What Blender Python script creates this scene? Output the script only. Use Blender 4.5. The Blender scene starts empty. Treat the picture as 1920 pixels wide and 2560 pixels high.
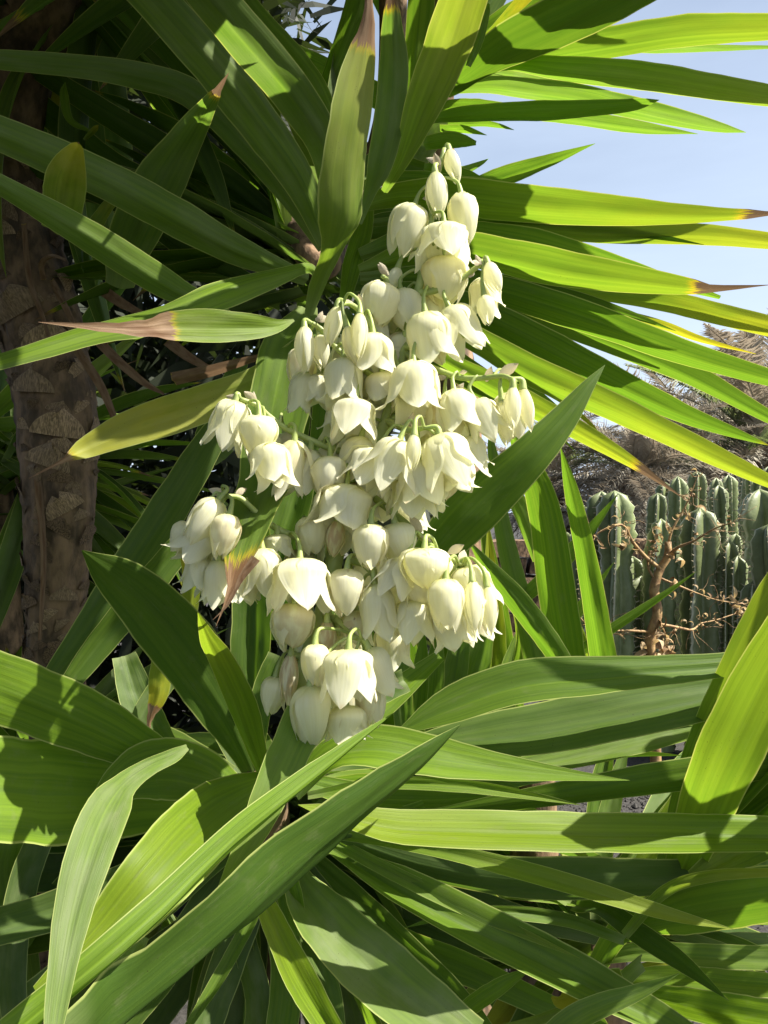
import bpy, math, random
from mathutils import Vector, Matrix, noise
import numpy as np
R = random.Random(7)
rad = math.radians

# ------------------------------------------------------------------ camera, world, sun, exposure
scn = bpy.context.scene
COL = scn.collection
F = 1950.0                                   # focal length in photo pixels (photo is 1920 x 2560)
CAMZ = 1.5
cd = bpy.data.cameras.new("camera"); cam = bpy.data.objects.new("camera", cd); COL.objects.link(cam)
cam.location = (0, 0, CAMZ); cam.rotation_euler = (rad(90), 0, 0)
cd.sensor_fit = 'VERTICAL'; cd.angle = 2*math.atan(1280/F); cd.clip_start = 0.02; cd.clip_end = 3000
scn.camera = cam
SUN_EL, SUN_AZ = rad(50), rad(100)           # azimuth clockwise from +Y (the view direction)
sunv = Vector((math.sin(SUN_AZ)*math.cos(SUN_EL), math.cos(SUN_AZ)*math.cos(SUN_EL), math.sin(SUN_EL)))
w = bpy.data.worlds.new("World"); scn.world = w; w.use_nodes = True
nt = w.node_tree; bg = nt.nodes['Background']
sky = nt.nodes.new('ShaderNodeTexSky'); sky.sky_type = 'NISHITA'; sky.sun_disc = False
sky.sun_elevation = SUN_EL; sky.sun_rotation = SUN_AZ; sky.air_density = 1.0; sky.dust_density = 3.0; sky.ozone_density = 1.0
wg = nt.nodes.new('ShaderNodeTexCoord'); sx = nt.nodes.new('ShaderNodeSeparateXYZ'); nt.links.new(wg.outputs['Generated'], sx.inputs[0])
mr = nt.nodes.new('ShaderNodeMapRange'); nt.links.new(sx.outputs[2], mr.inputs[0])          # thin pale haze, thickest at the horizon all round
mr.inputs[1].default_value = 0.0; mr.inputs[2].default_value = .80; mr.inputs[3].default_value = .85; mr.inputs[4].default_value = .0
wm = nt.nodes.new('ShaderNodeMix'); wm.data_type = 'RGBA'; nt.links.new(mr.outputs[0], wm.inputs[0]); nt.links.new(sky.outputs[0], wm.inputs[6]); wm.inputs[7].default_value = (6.6, 7.8, 9.6, 1)
cn = nt.nodes.new('ShaderNodeTexNoise'); cm = nt.nodes.new('ShaderNodeMapping'); nt.links.new(wg.outputs['Generated'], cm.inputs[0]); cm.inputs['Scale'].default_value = (1.5, 1.5, 7)
nt.links.new(cm.outputs[0], cn.inputs[0]); cn.inputs['Scale'].default_value = 2.2; cn.inputs['Detail'].default_value = 5
cr_ = nt.nodes.new('ShaderNodeMapRange'); nt.links.new(cn.outputs[0], cr_.inputs[0]); cr_.inputs[1].default_value = .35; cr_.inputs[2].default_value = .75; cr_.inputs[3].default_value = -.02; cr_.inputs[4].default_value = .12
ad = nt.nodes.new('ShaderNodeMath'); ad.operation = 'ADD'; ad.use_clamp = True; nt.links.new(mr.outputs[0], ad.inputs[0]); nt.links.new(cr_.outputs[0], ad.inputs[1]); nt.links.new(ad.outputs[0], wm.inputs[0])   # wisps of thin cloud
nt.links.new(wm.outputs[2], bg.inputs[0]); bg.inputs[1].default_value = 0.052
sl = bpy.data.lights.new("sun", 'SUN'); sl.energy = 5.0; sl.angle = rad(0.5); sl.color = (1, 0.95, 0.86)
so = bpy.data.objects.new("sun", sl); COL.objects.link(so); so.location = (3, -2, 6)
so.rotation_euler = sunv.to_track_quat('Z', 'Y').to_euler()
vs = scn.view_settings; vs.view_transform = 'Standard'; vs.look = 'None'; vs.gamma = 1; vs.exposure = 1.5
vs.use_curve_mapping = False
scn.cycles.max_bounces = 8; scn.cycles.transmission_bounces = 6; scn.cycles.diffuse_bounces = 5

# ------------------------------------------------------------------ helpers
def at(px, py, d):
    return Vector(((px-960)/F*d, d, CAMZ-(py-1280)/F*d))
def proj(P):
    d = P.y
    if d < 0.02: return None
    return (960+P.x*F/d, 1280-(P.z-CAMZ)*F/d, d)
def tag(o, label=None, cat=None, group=None, kind=None):
    if label: o['label'] = label
    if cat: o['category'] = cat
    if group: o['group'] = group
    if kind: o['kind'] = kind
    return o
def empty(name, loc, parent=None):
    o = bpy.data.objects.new(name, None); COL.objects.link(o); o.location = loc; o.empty_display_size = .02
    if parent: o.parent = parent
    return o
def mesh(name, verts, faces, mat, uvs=None, smooth=True):
    me = bpy.data.meshes.new(name); me.from_pydata([tuple(v) for v in verts], [], faces)
    me.materials.append(mat)
    if uvs is not None:
        ul = me.uv_layers.new(name='UVMap')
        vi = np.empty(len(me.loops), dtype=np.int32); me.loops.foreach_get('vertex_index', vi)
        ul.data.foreach_set('uv', np.array(uvs, dtype=np.float32)[vi].ravel())
    if smooth: me.polygons.foreach_set('use_smooth', [True]*len(me.polygons))
    me.update(); return me
def link(name, me, parent=None, loc=None, col=None):
    o = bpy.data.objects.new(name, me); COL.objects.link(o)
    if parent: o.parent = parent
    if loc is not None: o.location = loc
    if col: o.color = (col[0], max(0, col[1]), col[2], 1-max(0, -col[1]))   # tip die-back, yellowing, bloom, 1 - shade put into the green
    return o
def cr(p, n):
    """Catmull-Rom samples (n) through list of Vectors / floats tuples"""
    p = [np.array(q, dtype=float) for q in p]
    if len(p) == 2: return [p[0]+(p[1]-p[0])*i/(n-1) for i in range(n)]
    ext = [2*p[0]-p[1]] + p + [2*p[-1]-p[-2]]
    L = [0]
    for i in range(1, len(p)): L.append(L[-1]+np.linalg.norm(p[i][:3]-p[i-1][:3])+1e-9)
    out = []
    for k in range(n):
        s = L[-1]*k/(n-1); i = 0
        while i < len(p)-2 and s > L[i+1]: i += 1
        t = (s-L[i])/(L[i+1]-L[i]); a, b, c, d = ext[i], ext[i+1], ext[i+2], ext[i+3]
        out.append(0.5*((2*b)+(-a+c)*t+(2*a-5*b+4*c-d)*t*t+(-a+3*b-3*c+d)*t**3))
    return out
def tube(pts, rads, sides=6, name='tube', mat=None, n=None, cap=True):
    """returns verts, faces, uvs of a tube through pts"""
    n = n or max(6, len(pts)*4)
    q = cr([tuple(p)+(r,) for p, r in zip(pts, rads)], n)
    V, Fc, U = [], [], []
    up = Vector((.31, .2, .93)); prev = None
    for i in range(n):
        P = Vector(q[i][:3]); r = max(q[i][3], 1e-5)
        T = Vector(q[min(i+1, n-1)][:3]-q[max(i-1, 0)][:3]).normalized()
        if prev is None: A = T.cross(up).normalized()
        else: A = (prev-T*prev.dot(T)).normalized()
        prev = A; B = T.cross(A)
        for k in range(sides):
            a = 2*math.pi*k/sides
            V.append(P+(A*math.cos(a)+B*math.sin(a))*r); U.append((k/sides, i/(n-1)))
        if i:
            for k in range(sides):
                a0 = (i-1)*sides+k; a1 = (i-1)*sides+(k+1) % sides
                Fc.append((a0, a1, a1+sides, a0+sides))
    if cap:
        Fc.append(tuple(range(sides))[::-1]); Fc.append(tuple(range((n-1)*sides, n*sides)))
    return V, Fc, U
class MB:
    def __init__(s): s.v = []; s.f = []; s.u = []
    def add(s, V, Fc, U=None):
        b = len(s.v); s.v += list(V); s.f += [tuple(i+b for i in f) for f in Fc]
        s.u += list(U) if U is not None else [(0, 0)]*len(V)
    def build(s, name, mat, parent=None, smooth=True, off=None):
        v = [Vector(p)-off for p in s.v] if off is not None else s.v
        return link(name, mesh(name, v, s.f, mat, s.u, smooth), parent)

# ------------------------------------------------------------------ materials
def newmat(name):
    m = bpy.data.materials.new(name); m.use_nodes = True; t = m.node_tree
    for n in list(t.nodes): t.nodes.remove(n)
    out = t.nodes.new('ShaderNodeOutputMaterial')
    return m, t, out
class G:
    """tiny node-graph helper"""
    def __init__(s, t): s.t = t
    def n(s, typ, **kw):
        nd = s.t.nodes.new(typ)
        for k, v in kw.items(): setattr(nd, k, v)
        return nd
    def set(s, sock, v):
        if hasattr(v, 'is_output') or isinstance(v, bpy.types.NodeSocket): s.t.links.new(v, sock)
        else: sock.default_value = v
    def math(s, op, a, b=0.0, c=None, clamp=False):
        nd = s.n('ShaderNodeMath', operation=op, use_clamp=clamp); s.set(nd.inputs[0], a); s.set(nd.inputs[1], b)
        if c is not None: s.set(nd.inputs[2], c)
        return nd.outputs[0]
    def mix(s, f, a, b):
        nd = s.n('ShaderNodeMix', data_type='RGBA'); s.set(nd.inputs[0], f)
        s.set(nd.inputs[6], a if not isinstance(a, tuple) else a+(1,)); s.set(nd.inputs[7], b if not isinstance(b, tuple) else b+(1,))
        return nd.outputs[2]
    def step(s, x, lo, hi):
        nd = s.n('ShaderNodeMapRange', interpolation_type='SMOOTHSTEP'); s.set(nd.inputs[0], x); s.set(nd.inputs[1], lo); s.set(nd.inputs[2], hi)
        return nd.outputs[0]
    def noise(s, vec, scale, detail=3, rough=.5):
        nd = s.n('ShaderNodeTexNoise'); s.set(nd.inputs['Vector'], vec); nd.inputs['Scale'].default_value = scale
        nd.inputs['Detail'].default_value = detail; nd.inputs['Roughness'].default_value = rough
        return nd.outputs[0]
    def vmul(s, v, k):
        nd = s.n('ShaderNodeMapping'); s.set(nd.inputs[0], v); nd.inputs['Scale'].default_value = k
        return nd.outputs[0]
    def combine(s, x, y, z):
        nd = s.n('ShaderNodeCombineXYZ'); s.set(nd.inputs[0], x); s.set(nd.inputs[1], y); s.set(nd.inputs[2], z)
        return nd.outputs[0]
    def bump(s, h, dist, strength=1.0):
        nd = s.n('ShaderNodeBump'); s.set(nd.inputs['Height'], h); nd.inputs['Distance'].default_value = dist; nd.inputs['Strength'].default_value = strength
        return nd.outputs[0]

def leaf_material():
    m, t, out = newmat('yucca_leaf'); g = G(t)
    tc = g.n('ShaderNodeTexCoord'); uv = g.n('ShaderNodeSeparateXYZ'); t.links.new(tc.outputs['UV'], uv.inputs[0])
    u, v = uv.outputs[0], uv.outputs[1]
    oi = g.n('ShaderNodeObjectInfo'); rnd = oi.outputs['Random']
    oc = g.n('ShaderNodeSeparateColor'); t.links.new(oi.outputs['Color'], oc.inputs[0])
    brown, yel, grey = oc.outputs[0], oc.outputs[1], oc.outputs[2]
    off = g.math('MULTIPLY', rnd, 37.0)
    stripe = g.noise(g.combine(g.math('MULTIPLY', u, 14.0), g.math('MULTIPLY', v, .7), off), 1.0, 4, .6)
    fine = g.noise(g.combine(g.math('MULTIPLY', u, 90.0), g.math('MULTIPLY', v, 2.5), off), 1.0, 2, .5)
    blot = g.noise(g.combine(g.math('MULTIPLY', u, 2.5), g.math('MULTIPLY', v, 7.0), off), 1.0, 3, .55)
    speck = g.noise(g.combine(g.math('MULTIPLY', u, 38.0), g.math('MULTIPLY', v, 330.0), off), 1.0, 1, .5)
    ed = g.math('ABSOLUTE', g.math('SUBTRACT', u, 0.5))
    edge = g.step(ed, .468, .492)
    mid = g.math('SUBTRACT', 1.0, g.step(ed, 0.0, .035))
    # reflective colour
    c = g.mix(g.step(stripe, .25, .75), (.080, .150, .004), (.170, .280, .007))
    c = g.mix(g.math('MULTIPLY', rnd, .55), c, (.085, .135, .040))
    c = g.mix(g.math('MULTIPLY', mid, .22), c, (.10, .17, .05))
    # transmitted colour
    tr = g.mix(g.step(stripe, .25, .75), (.14, .30, .016), (.24, .41, .024))
    dkf = g.math('MULTIPLY', g.math('SUBTRACT', 1.0, oi.outputs['Alpha'], clamp=True), .9); c = g.mix(dkf, c, (.026, .058, .014)); tr = g.mix(dkf, tr, (.06, .12, .006))   # deeper green on some blades, stands in for shade
    # yellowing
    yf = g.math('MULTIPLY', yel, g.math('ADD', .35, g.math('MULTIPLY', g.step(g.math('ADD', v, g.math('MULTIPLY', blot, .6)), .55, 1.25), 1.6)), clamp=True)
    c = g.mix(yf, c, (.36, .36, .03)); tr = g.mix(yf, tr, (.62, .52, .02))
    # glaucous bloom / dust
    gf = g.math('MULTIPLY', grey, g.math('ADD', .35, g.math('MULTIPLY', g.step(blot, .35, .7), .65)), clamp=True)
    c = g.mix(g.math('MULTIPLY', gf, .7), c, (.22, .26, .13)); tr = g.mix(g.math('MULTIPLY', gf, .6), tr, (.30, .38, .12))
    dust = g.math('MULTIPLY', g.step(g.noise(g.combine(g.math('MULTIPLY', u, 6.0), g.math('MULTIPLY', v, 16.0), off), 1.0, 6, .7), .52, .72), .22)
    c = g.mix(dust, c, (.20, .20, .11))
    scr = g.math('MULTIPLY', g.step(g.noise(g.combine(g.math('MULTIPLY', u, 70.0), g.math('MULTIPLY', v, 4.0), g.math('ADD', off, 5.0)), 1.0, 3, .7), .60, .72), g.step(blot, .45, .62)); c = g.mix(g.math('MULTIPLY', scr, .30), c, (.30, .33, .18))   # scuffs
    # pale horny margin
    c = g.mix(g.math('MULTIPLY', edge, .75), c, (.42, .47, .15)); tr = g.mix(g.math('MULTIPLY', edge, .75), tr, (.6, .6, .12))
    sp = g.math('MULTIPLY', g.step(speck, .735, .77), g.step(blot, .5, .6))
    c = g.mix(g.math('MULTIPLY', sp, .75), c, (.035, .022, .01)); tr = g.mix(g.math('MULTIPLY', sp, .75), tr, (.05, .03, .01))
    # base sheath paler
    bs = g.math('SUBTRACT', 1.0, g.step(v, 0.0, .10)); c = g.mix(g.math('MULTIPLY', bs, .6), c, (.25, .30, .12))
    # brown dead tip with yellow zone ahead of it
    wob = g.math('ADD', g.math('MULTIPLY', g.math('SUBTRACT', stripe, .5), .09), g.math('MULTIPLY', g.math('SUBTRACT', fine, .5), .05))
    tv = g.math('ADD', g.math('SUBTRACT', v, g.math('SUBTRACT', 1.0, brown)), wob)
    on = g.step(brown, .004, .02)
    yz = g.math('MULTIPLY', g.step(tv, -.026, -.003), on)
    bz = g.math('MULTIPLY', g.step(tv, -.003, .004), on)
    bc = g.mix(fine, (.15, .085, .045), (.50, .34, .20)); bc = g.mix(g.step(blot, .35, .7), bc, (.19, .10, .05))
    c = g.mix(yz, c, (.38, .33, .03)); tr = g.mix(yz, tr, (.6, .45, .02))
    c = g.mix(bz, c, bc); tr = g.mix(bz, tr, (.13, .08, .045))
    p = g.n('ShaderNodeBsdfPrincipled'); g.set(p.inputs['Base Color'], c)
    g.set(p.inputs['Roughness'], g.math('ADD', .40, g.math('MULTIPLY', stripe, .22))); p.inputs['Specular IOR Level'].default_value = .20
    h = g.math('ADD', g.math('MULTIPLY', stripe, 1.0), g.math('MULTIPLY', fine, .35))
    b = g.bump(h, .0010, .6); t.links.new(b, p.inputs['Normal'])
    T = g.n('ShaderNodeBsdfTranslucent'); g.set(T.inputs[0], tr)
    mx = g.n('ShaderNodeMixShader'); mx.inputs[0].default_value = .48
    t.links.new(p.outputs[0], mx.inputs[1]); t.links.new(T.outputs[0], mx.inputs[2]); t.links.new(mx.outputs[0], out.inputs[0])
    return m
def petal_material():
    m, t, out = newmat('flower_petal'); g = G(t)
    tc = g.n('ShaderNodeTexCoord'); uv = g.n('ShaderNodeSeparateXYZ'); t.links.new(tc.outputs['UV'], uv.inputs[0])
    u, v = uv.outputs[0], uv.outputs[1]; oi = g.n('ShaderNodeObjectInfo'); off = g.math('MULTIPLY', oi.outputs['Random'], 31.0)
    oc = g.n('ShaderNodeSeparateColor'); t.links.new(oi.outputs['Color'], oc.inputs[0]); wilt, green = oc.outputs[0], oc.outputs[1]
    vein = g.noise(g.combine(g.math('MULTIPLY', u, 22.0), g.math('MULTIPLY', v, 1.6), off), 1.0, 3, .6)
    bl = g.noise(g.combine(g.math('MULTIPLY', u, 3.0), g.math('MULTIPLY', v, 3.0), off), 1.0, 3, .5)
    c = g.mix(g.step(vein, .3, .7), (.85, .83, .63), (.92, .91, .77))
    gb = g.math('SUBTRACT', 1.0, g.step(v, .0, .22))
    c = g.mix(g.math('MULTIPLY', gb, .65), c, (.62, .68, .26))
    c = g.mix(g.math('MULTIPLY', green, .45), c, (.62, .64, .34))
    c = g.mix(g.math('MULTIPLY', wilt, g.step(bl, .35, .6)), c, (.52, .38, .25))
    tipb = g.math('MULTIPLY', g.step(v, .88, .99), g.step(bl, .48, .56)); c = g.mix(g.math('MULTIPLY', tipb, .7), c, (.6, .45, .25))
    p = g.n('ShaderNodeBsdfPrincipled'); g.set(p.inputs['Base Color'], c); p.inputs['Roughness'].default_value = .42
    p.inputs['Specular IOR Level'].default_value = .45
    b = g.bump(vein, .0006, .5); t.links.new(b, p.inputs['Normal'])
    T = g.n('ShaderNodeBsdfTranslucent'); g.set(T.inputs[0], g.mix(.65, c, (.94, .91, .58)))
    mx = g.n('ShaderNodeMixShader'); mx.inputs[0].default_value = .60
    t.links.new(p.outputs[0], mx.inputs[1]); t.links.new(T.outputs[0], mx.inputs[2]); t.links.new(mx.outputs[0], out.inputs[0])
    return m
def simple(name, c1, c2, scale=30, rough=.6, bump=.002, trans=None, stretch=(1, 1, 1), usegen='Object', detail=5):
    m, t, out = newmat(name); g = G(t)
    tc = g.n('ShaderNodeTexCoord'); vec = g.vmul(tc.outputs[usegen], stretch)
    nz = g.noise(vec, scale, detail, .6); oi = g.n('ShaderNodeObjectInfo')
    c = g.mix(g.step(nz, .32, .68), c1, c2)
    dk = tuple(x*.55 for x in c1); c = g.mix(g.math('MULTIPLY', oi.outputs['Random'], .5), c, dk)
    p = g.n('ShaderNodeBsdfPrincipled'); g.set(p.inputs['Base Color'], c); p.inputs['Roughness'].default_value = rough
    if bump: t.links.new(g.bump(nz, bump), p.inputs['Normal'])
    if trans:
        T = g.n('ShaderNodeBsdfTranslucent'); T.inputs[0].default_value = trans+(1,)
        mx = g.n('ShaderNodeMixShader'); mx.inputs[0].default_value = .35
        t.links.new(p.outputs[0], mx.inputs[1]); t.links.new(T.outputs[0], mx.inputs[2]); t.links.new(mx.outputs[0], out.inputs[0])
    else: t.links.new(p.outputs[0], out.inputs[0])
    return m
def cactus_material():
    m, t, out = newmat('cactus_skin'); g = G(t)
    tc = g.n('ShaderNodeTexCoord'); uv = g.n('ShaderNodeSeparateXYZ'); t.links.new(tc.outputs['UV'], uv.inputs[0])
    e = g.math('ABSOLUTE', g.math('SUBTRACT', uv.outputs[0], .5))
    oi = g.n('ShaderNodeObjectInfo')
    nz = g.noise(tc.outputs['Object'], 9, 5, .6); n2 = g.noise(tc.outputs['Object'], 60, 3, .6)
    c = g.mix(g.step(nz, .3, .7), (.10, .135, .045), (.22, .26, .11))
    c = g.mix(g.math('MULTIPLY', oi.outputs['Random'], .6), c, (.09, .105, .04))
    c = g.mix(g.math('MULTIPLY', g.step(n2, .55, .75), .35), c, (.20, .21, .13))
    c = g.mix(g.step(e, .42, .48), c, (.50, .50, .36))
    p = g.n('ShaderNodeBsdfPrincipled'); g.set(p.inputs['Base Color'], c); p.inputs['Roughness'].default_value = .5
    t.links.new(g.bump(nz, .01, .5), p.inputs['Normal']); t.links.new(p.outputs[0], out.inputs[0])
    return m
M_leaf = leaf_material(); M_petal = petal_material(); M_cactus = cactus_material()
M_stalk = simple('flower_stalk_green', (.38, .48, .12), (.55, .62, .24), 60, .45, .0008, trans=(.4, .5, .08))
M_bract = simple('dry_bract', (.52, .42, .28), (.78, .72, .52), 90, .6, .0005, trans=(.6, .5, .3))
M_bark = simple('trunk_bark', (.06, .038, .020), (.32, .20, .11), 30, .85, .006, stretch=(1, 1, .45))
M_scale = simple('bark_scale_paper', (.13, .085, .048), (.44, .30, .175), 38, .8, .003, stretch=(1, 1, .15))
M_dry = simple('dry_palm', (.26, .23, .17), (.56, .51, .40), 1.2, .7, 0, trans=(.28, .23, .17))
M_dryg = simple('green_palm', (.13, .16, .08), (.28, .31, .18), 1.2, .6, 0, trans=(.2, .25, .08))
M_twig = simple('dry_twig', (.20, .11, .045), (.44, .29, .12), 40, .7, .003)
M_husk = simple('dry_husk', (.30, .20, .10), (.60, .48, .28), 40, .7, .001, trans=(.5, .35, .15))
M_spine = simple('cactus_spine', (.25, .2, .12), (.5, .45, .3), 20, .6, 0)
M_gravel = simple('gravel', (.018, .016, .014), (.06, .056, .05), 60, .9, .006)
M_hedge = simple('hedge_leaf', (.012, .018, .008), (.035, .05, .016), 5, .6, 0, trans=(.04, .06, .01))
M_wood = simple('dry_wood', (.06, .045, .03), (.15, .11, .08), 12, .9, .01)
M_dark = simple('black_plastic', (.006, .006, .006), (.02, .02, .02), 60, .35, 0)

# ------------------------------------------------------------------ leaf ribbons
def ribbon(Ps, Ws, As, Ns, fold, wav=0.0, seed=0.0, nu=13, base_flat=0.0):
    V, Fc, U = [], [], []
    n = len(Ps)
    for i in range(n):
        tt = i/(n-1)
        for k in range(nu):
            s = -1+2*k/(nu-1)
            wv = wav*Ws[i]*math.sin(tt*17+seed*3+s*1.3)*abs(s)**2*s if wav else 0
            lift = fold*Ws[i]*(abs(s)**(1.35 if fold < .2 else 1.08))
            jit = (noise.noise(Vector((tt*5+seed, s*2.0, seed)))*.08+noise.noise(Vector((tt*16+seed, s*3.0, seed)))*.025)*Ws[i]
            jit += Ws[i]*(.010*math.cos(s*8.5+seed*3)+.006*math.cos(s*17+seed*7))*(1+.8*noise.noise(Vector((tt*2.5, s, seed+3))))*min(1, (1-tt)*3)   # lengthwise pleats
            lift -= .022*Ws[i]*math.exp(-(s/.13)**2)        # keel
            V.append(Ps[i]+As[i]*(s*Ws[i]*.5*(1-fold*.25))+Ns[i]*(lift+wv+jit*(1-tt*.5)))
            U.append((k/(nu-1), tt))
        if i:
            for k in range(nu-1):
                a = (i-1)*nu+k; Fc.append((a, a+1, a+1+nu, a+nu))
    return V, Fc, U
class Plant:
    def __init__(s, name, label, loc, group=None, cat='yucca'):
        s.o = tag(empty(name, loc), label, cat, group); s.loc = Vector(loc)
        s.d = (1, 1)
    def L(s, pts, d=None, phi=None, fold=.17, br=0., ye=0., gr=0., wav=0., n=30, name='leaf'):
        d = d or s.d
        if pts[0][2] <= 5: pts = pts[::-1]
        m = len(pts); W = []
        for i, (x, y, wp) in enumerate(pts):
            t = i/(m-1)
            if len(d) == 2: di = d[0]+(d[1]-d[0])*t
            else: di = d[0]+(d[1]-d[0])*t*2 if t < .5 else d[1]+(d[2]-d[1])*(t*2-1)
            P = at(x, y, di); W.append((P.x, P.y, P.z, wp*di/F))
        q = cr(W, n); my = sum(p[1] for p in pts)/m
        if phi is None: phi = 34 if my < 1250 else -34
        if isinstance(phi, str):                      # choose the roll of the blade: 'd' grazes the sun, 'b' faces it
            tgt = {'d': .06, 'm': .4, 'b': 1.0}[phi[0]]; P0 = Vector(q[n//2][:3]); T = (Vector(q[n//2+1][:3])-Vector(q[n//2-1][:3])).normalized()
            Vw = (P0-Vector((0, 0, CAMZ))).normalized(); S = T.cross(Vw).normalized()
            if (S.z < 0 if abs(S.z) > .35 else S.x < 0): S = -S
            st = []; prev = None
            for j in (2, n//4, n//2, 3*n//4, n-3):
                P0 = Vector(q[j][:3]); T = (Vector(q[j+1][:3])-Vector(q[j-1][:3])).normalized(); Vw = (P0-Vector((0, 0, CAMZ))).normalized()
                S2 = T.cross(Vw).normalized(); S2 = S2 if S2.dot(S) > 0 else -S2; best = None
                for f in (range(-68, 69, 4) if '+' in phi else range(-52, 53, 4)):
                    N = T.cross(S2*math.cos(rad(f))-Vw*math.sin(rad(f))); e = abs(abs(N.dot(sunv))-tgt)+.002*abs(f)+(.012*abs(f-prev) if prev is not None else 0)
                    if best is None or e < best[0]: best = (e, f)
                st.append(best[1]); prev = best[1]
            phl = [c[0] for c in cr([(v_, k_*60.) for k_, v_ in enumerate(st)], n)]; phi = 0
        if 'phl' not in dir(): phl = None
        ph = phi if isinstance(phi, tuple) else (phi, phi)
        Ps = [Vector(a[:3]) for a in q]
        k = n//2; T = (Ps[k+1]-Ps[k-1]).normalized(); S = T.cross((Ps[k]-Vector((0, 0, CAMZ))).normalized())
        flip = -1 if (S.z < 0 if abs(S.z) > .35*S.length else S.x < 0) else 1
        As, Ns, Ws = [], [], []
        for i in range(n):
            T = (Ps[min(i+1, n-1)]-Ps[max(i-1, 0)]).normalized(); Vw = Ps[i]-Vector((0, 0, CAMZ)); Vw.normalize()
            S = T.cross(Vw); S = S.normalized()*flip if S.length > 1e-4 else Vector((0, 0, 1))
            f = rad(phl[i] if phl else ph[0]+(ph[1]-ph[0])*i/(n-1))
            A = (S*math.cos(f)-Vw*math.sin(f)); A = (A-T*A.dot(T)).normalized()
            N = T.cross(A).normalized()
            if N.z < 0: N = -N
            As.append(A); Ns.append(N); Ws.append(max(q[i][3], .0004)/max(math.cos(f), .35)*(1+.05*noise.noise(Vector((i*.55, q[0][0]*40, q[0][2]*30)))))
        for i in range(1, n):
            if Ns[i].dot(Ns[i-1]) < 0: Ns[i] = -Ns[i]
        if 0 < br < .9:                               # dead tips shrivel
            for i in range(n):
                k_ = (i/(n-1)-(1-br))/br
                if k_ > 0: Ws[i] *= (1-.22*min(1, k_*4))*(1+.10*math.sin(k_*23))
        V, Fc, U = ribbon(Ps, Ws, As, Ns, fold, wav, R.random()*9)
        V = [p-s.loc for p in V]
        o = link(name, mesh(name, V, Fc, M_leaf, U), s.o, col=(br, ye, gr))
        return o

UVS = {}
def filler_mesh(length, width, droop, fold, twist, seed):
    n = 20; Ps, Ws, As, Ns = [], [], [], []
    for i in range(n):
        t = i/(n-1)
        Ps.append(Vector((length*t*(1-.12*droop*t), length*.05*math.sin(t*2+seed), -droop*length*t*t*.55)))
    for i in range(n):
        t = i/(n-1); T = (Ps[min(i+1, n-1)]-Ps[max(i-1, 0)]).normalized()
        A = Vector((0, 1, 0)); a = twist*t; N = T.cross(A).normalized()
        if N.z < 0: N = -N
        A2 = A*math.cos(a)+N*math.sin(a); A2 = (A2-T*A2.dot(T)).normalized(); N2 = T.cross(A2); N2 = N2 if N2.z > 0 else -N2
        wd = width*(.55+.45*math.sin(min(t/.55, 1)*math.pi/2)) if t < .55 else width*(1-((t-.55)/.45)**1.7)
        As.append(A2); Ns.append(N2); Ws.append(max(wd, .0004))
    V, Fc, U = ribbon(Ps, Ws, As, Ns, fold, .0, seed, 9)
    me = mesh('leaf', V, Fc, M_leaf, U); UVS[me.name] = U; return me
FM = [(lambda L_: (filler_mesh(L_, R.uniform(.062, .085), dr, R.uniform(.12, .28), R.uniform(-.5, .5), R.random()*9), L_, dr))(R.uniform(.55, .85)) for dr in (0., .1, .2, .35, .55, .8, .05, .3)]
def allowed(P, dmin, zone):
    q = proj(P)
    if q is None or P.y < .30: return False
    x, y, d = q
    if -60 < x < 1980 and -60 < y < 2620:
        if d < dmin(x, y): return False
        if not zone(x, y): return False
    return True
def filler(plant, base, count, dirf, dmin, zone, sc=(.8, 1.1), spread=.05, maxtry=4000, col=None, mass=None):
    made = 0; tries = 0
    while made < count and tries < maxtry:
        tries += 1
        me, L_, dr = R.choice(FM); D = dirf(); s = R.uniform(*sc)
        D.normalize(); Y = Vector((0, 0, 1)).cross(D)
        if Y.length < .15: Y = Vector((0, 1, 0))
        Y.normalize(); Z = D.cross(Y); roll = R.uniform(-.35, .35)
        Y2 = Y*math.cos(roll)+Z*math.sin(roll); Z2 = D.cross(Y2)
        B = base+D*.03+Vector((R.uniform(-1, 1), R.uniform(-1, 1), R.uniform(-1, 1)))*spread
        ok = True
        for t in (.12, .25, .5, .75, 1):
            P = B+(D*(L_*t*(1-.12*dr*t))+Z2*(-dr*L_*t*t*.55))*s
            if not allowed(P, dmin, zone): ok = False; break
        if not ok: continue
        if mass is not None:
            mt = Matrix((D*s, Y2*s, Z2*s)).transposed().to_4x4(); mt.translation = B-plant.loc
            mass.add([mt @ v.co for v in me.vertices], [tuple(p.vertices) for p in me.polygons], UVS[me.name]); made += 1; continue
        o = link('leaf', me, plant.o, col=col or (R.choice((0, 0, .03, .08)), R.choice((-.8, -.5, -.3, .1)), R.choice((0, .2, .5))))
        mt = Matrix((D*s, Y2*s, Z2*s)).transposed().to_4x4(); mt.translation = B-plant.loc; o.matrix_local = mt
        made += 1
    return made
def sphere_dir(lo=-.6, hi=1.0):
    z = R.uniform(lo, hi); a = R.uniform(0, 2*math.pi); r = math.sqrt(max(0, 1-z*z)); return Vector((r*math.cos(a), r*math.sin(a), z))
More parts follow.
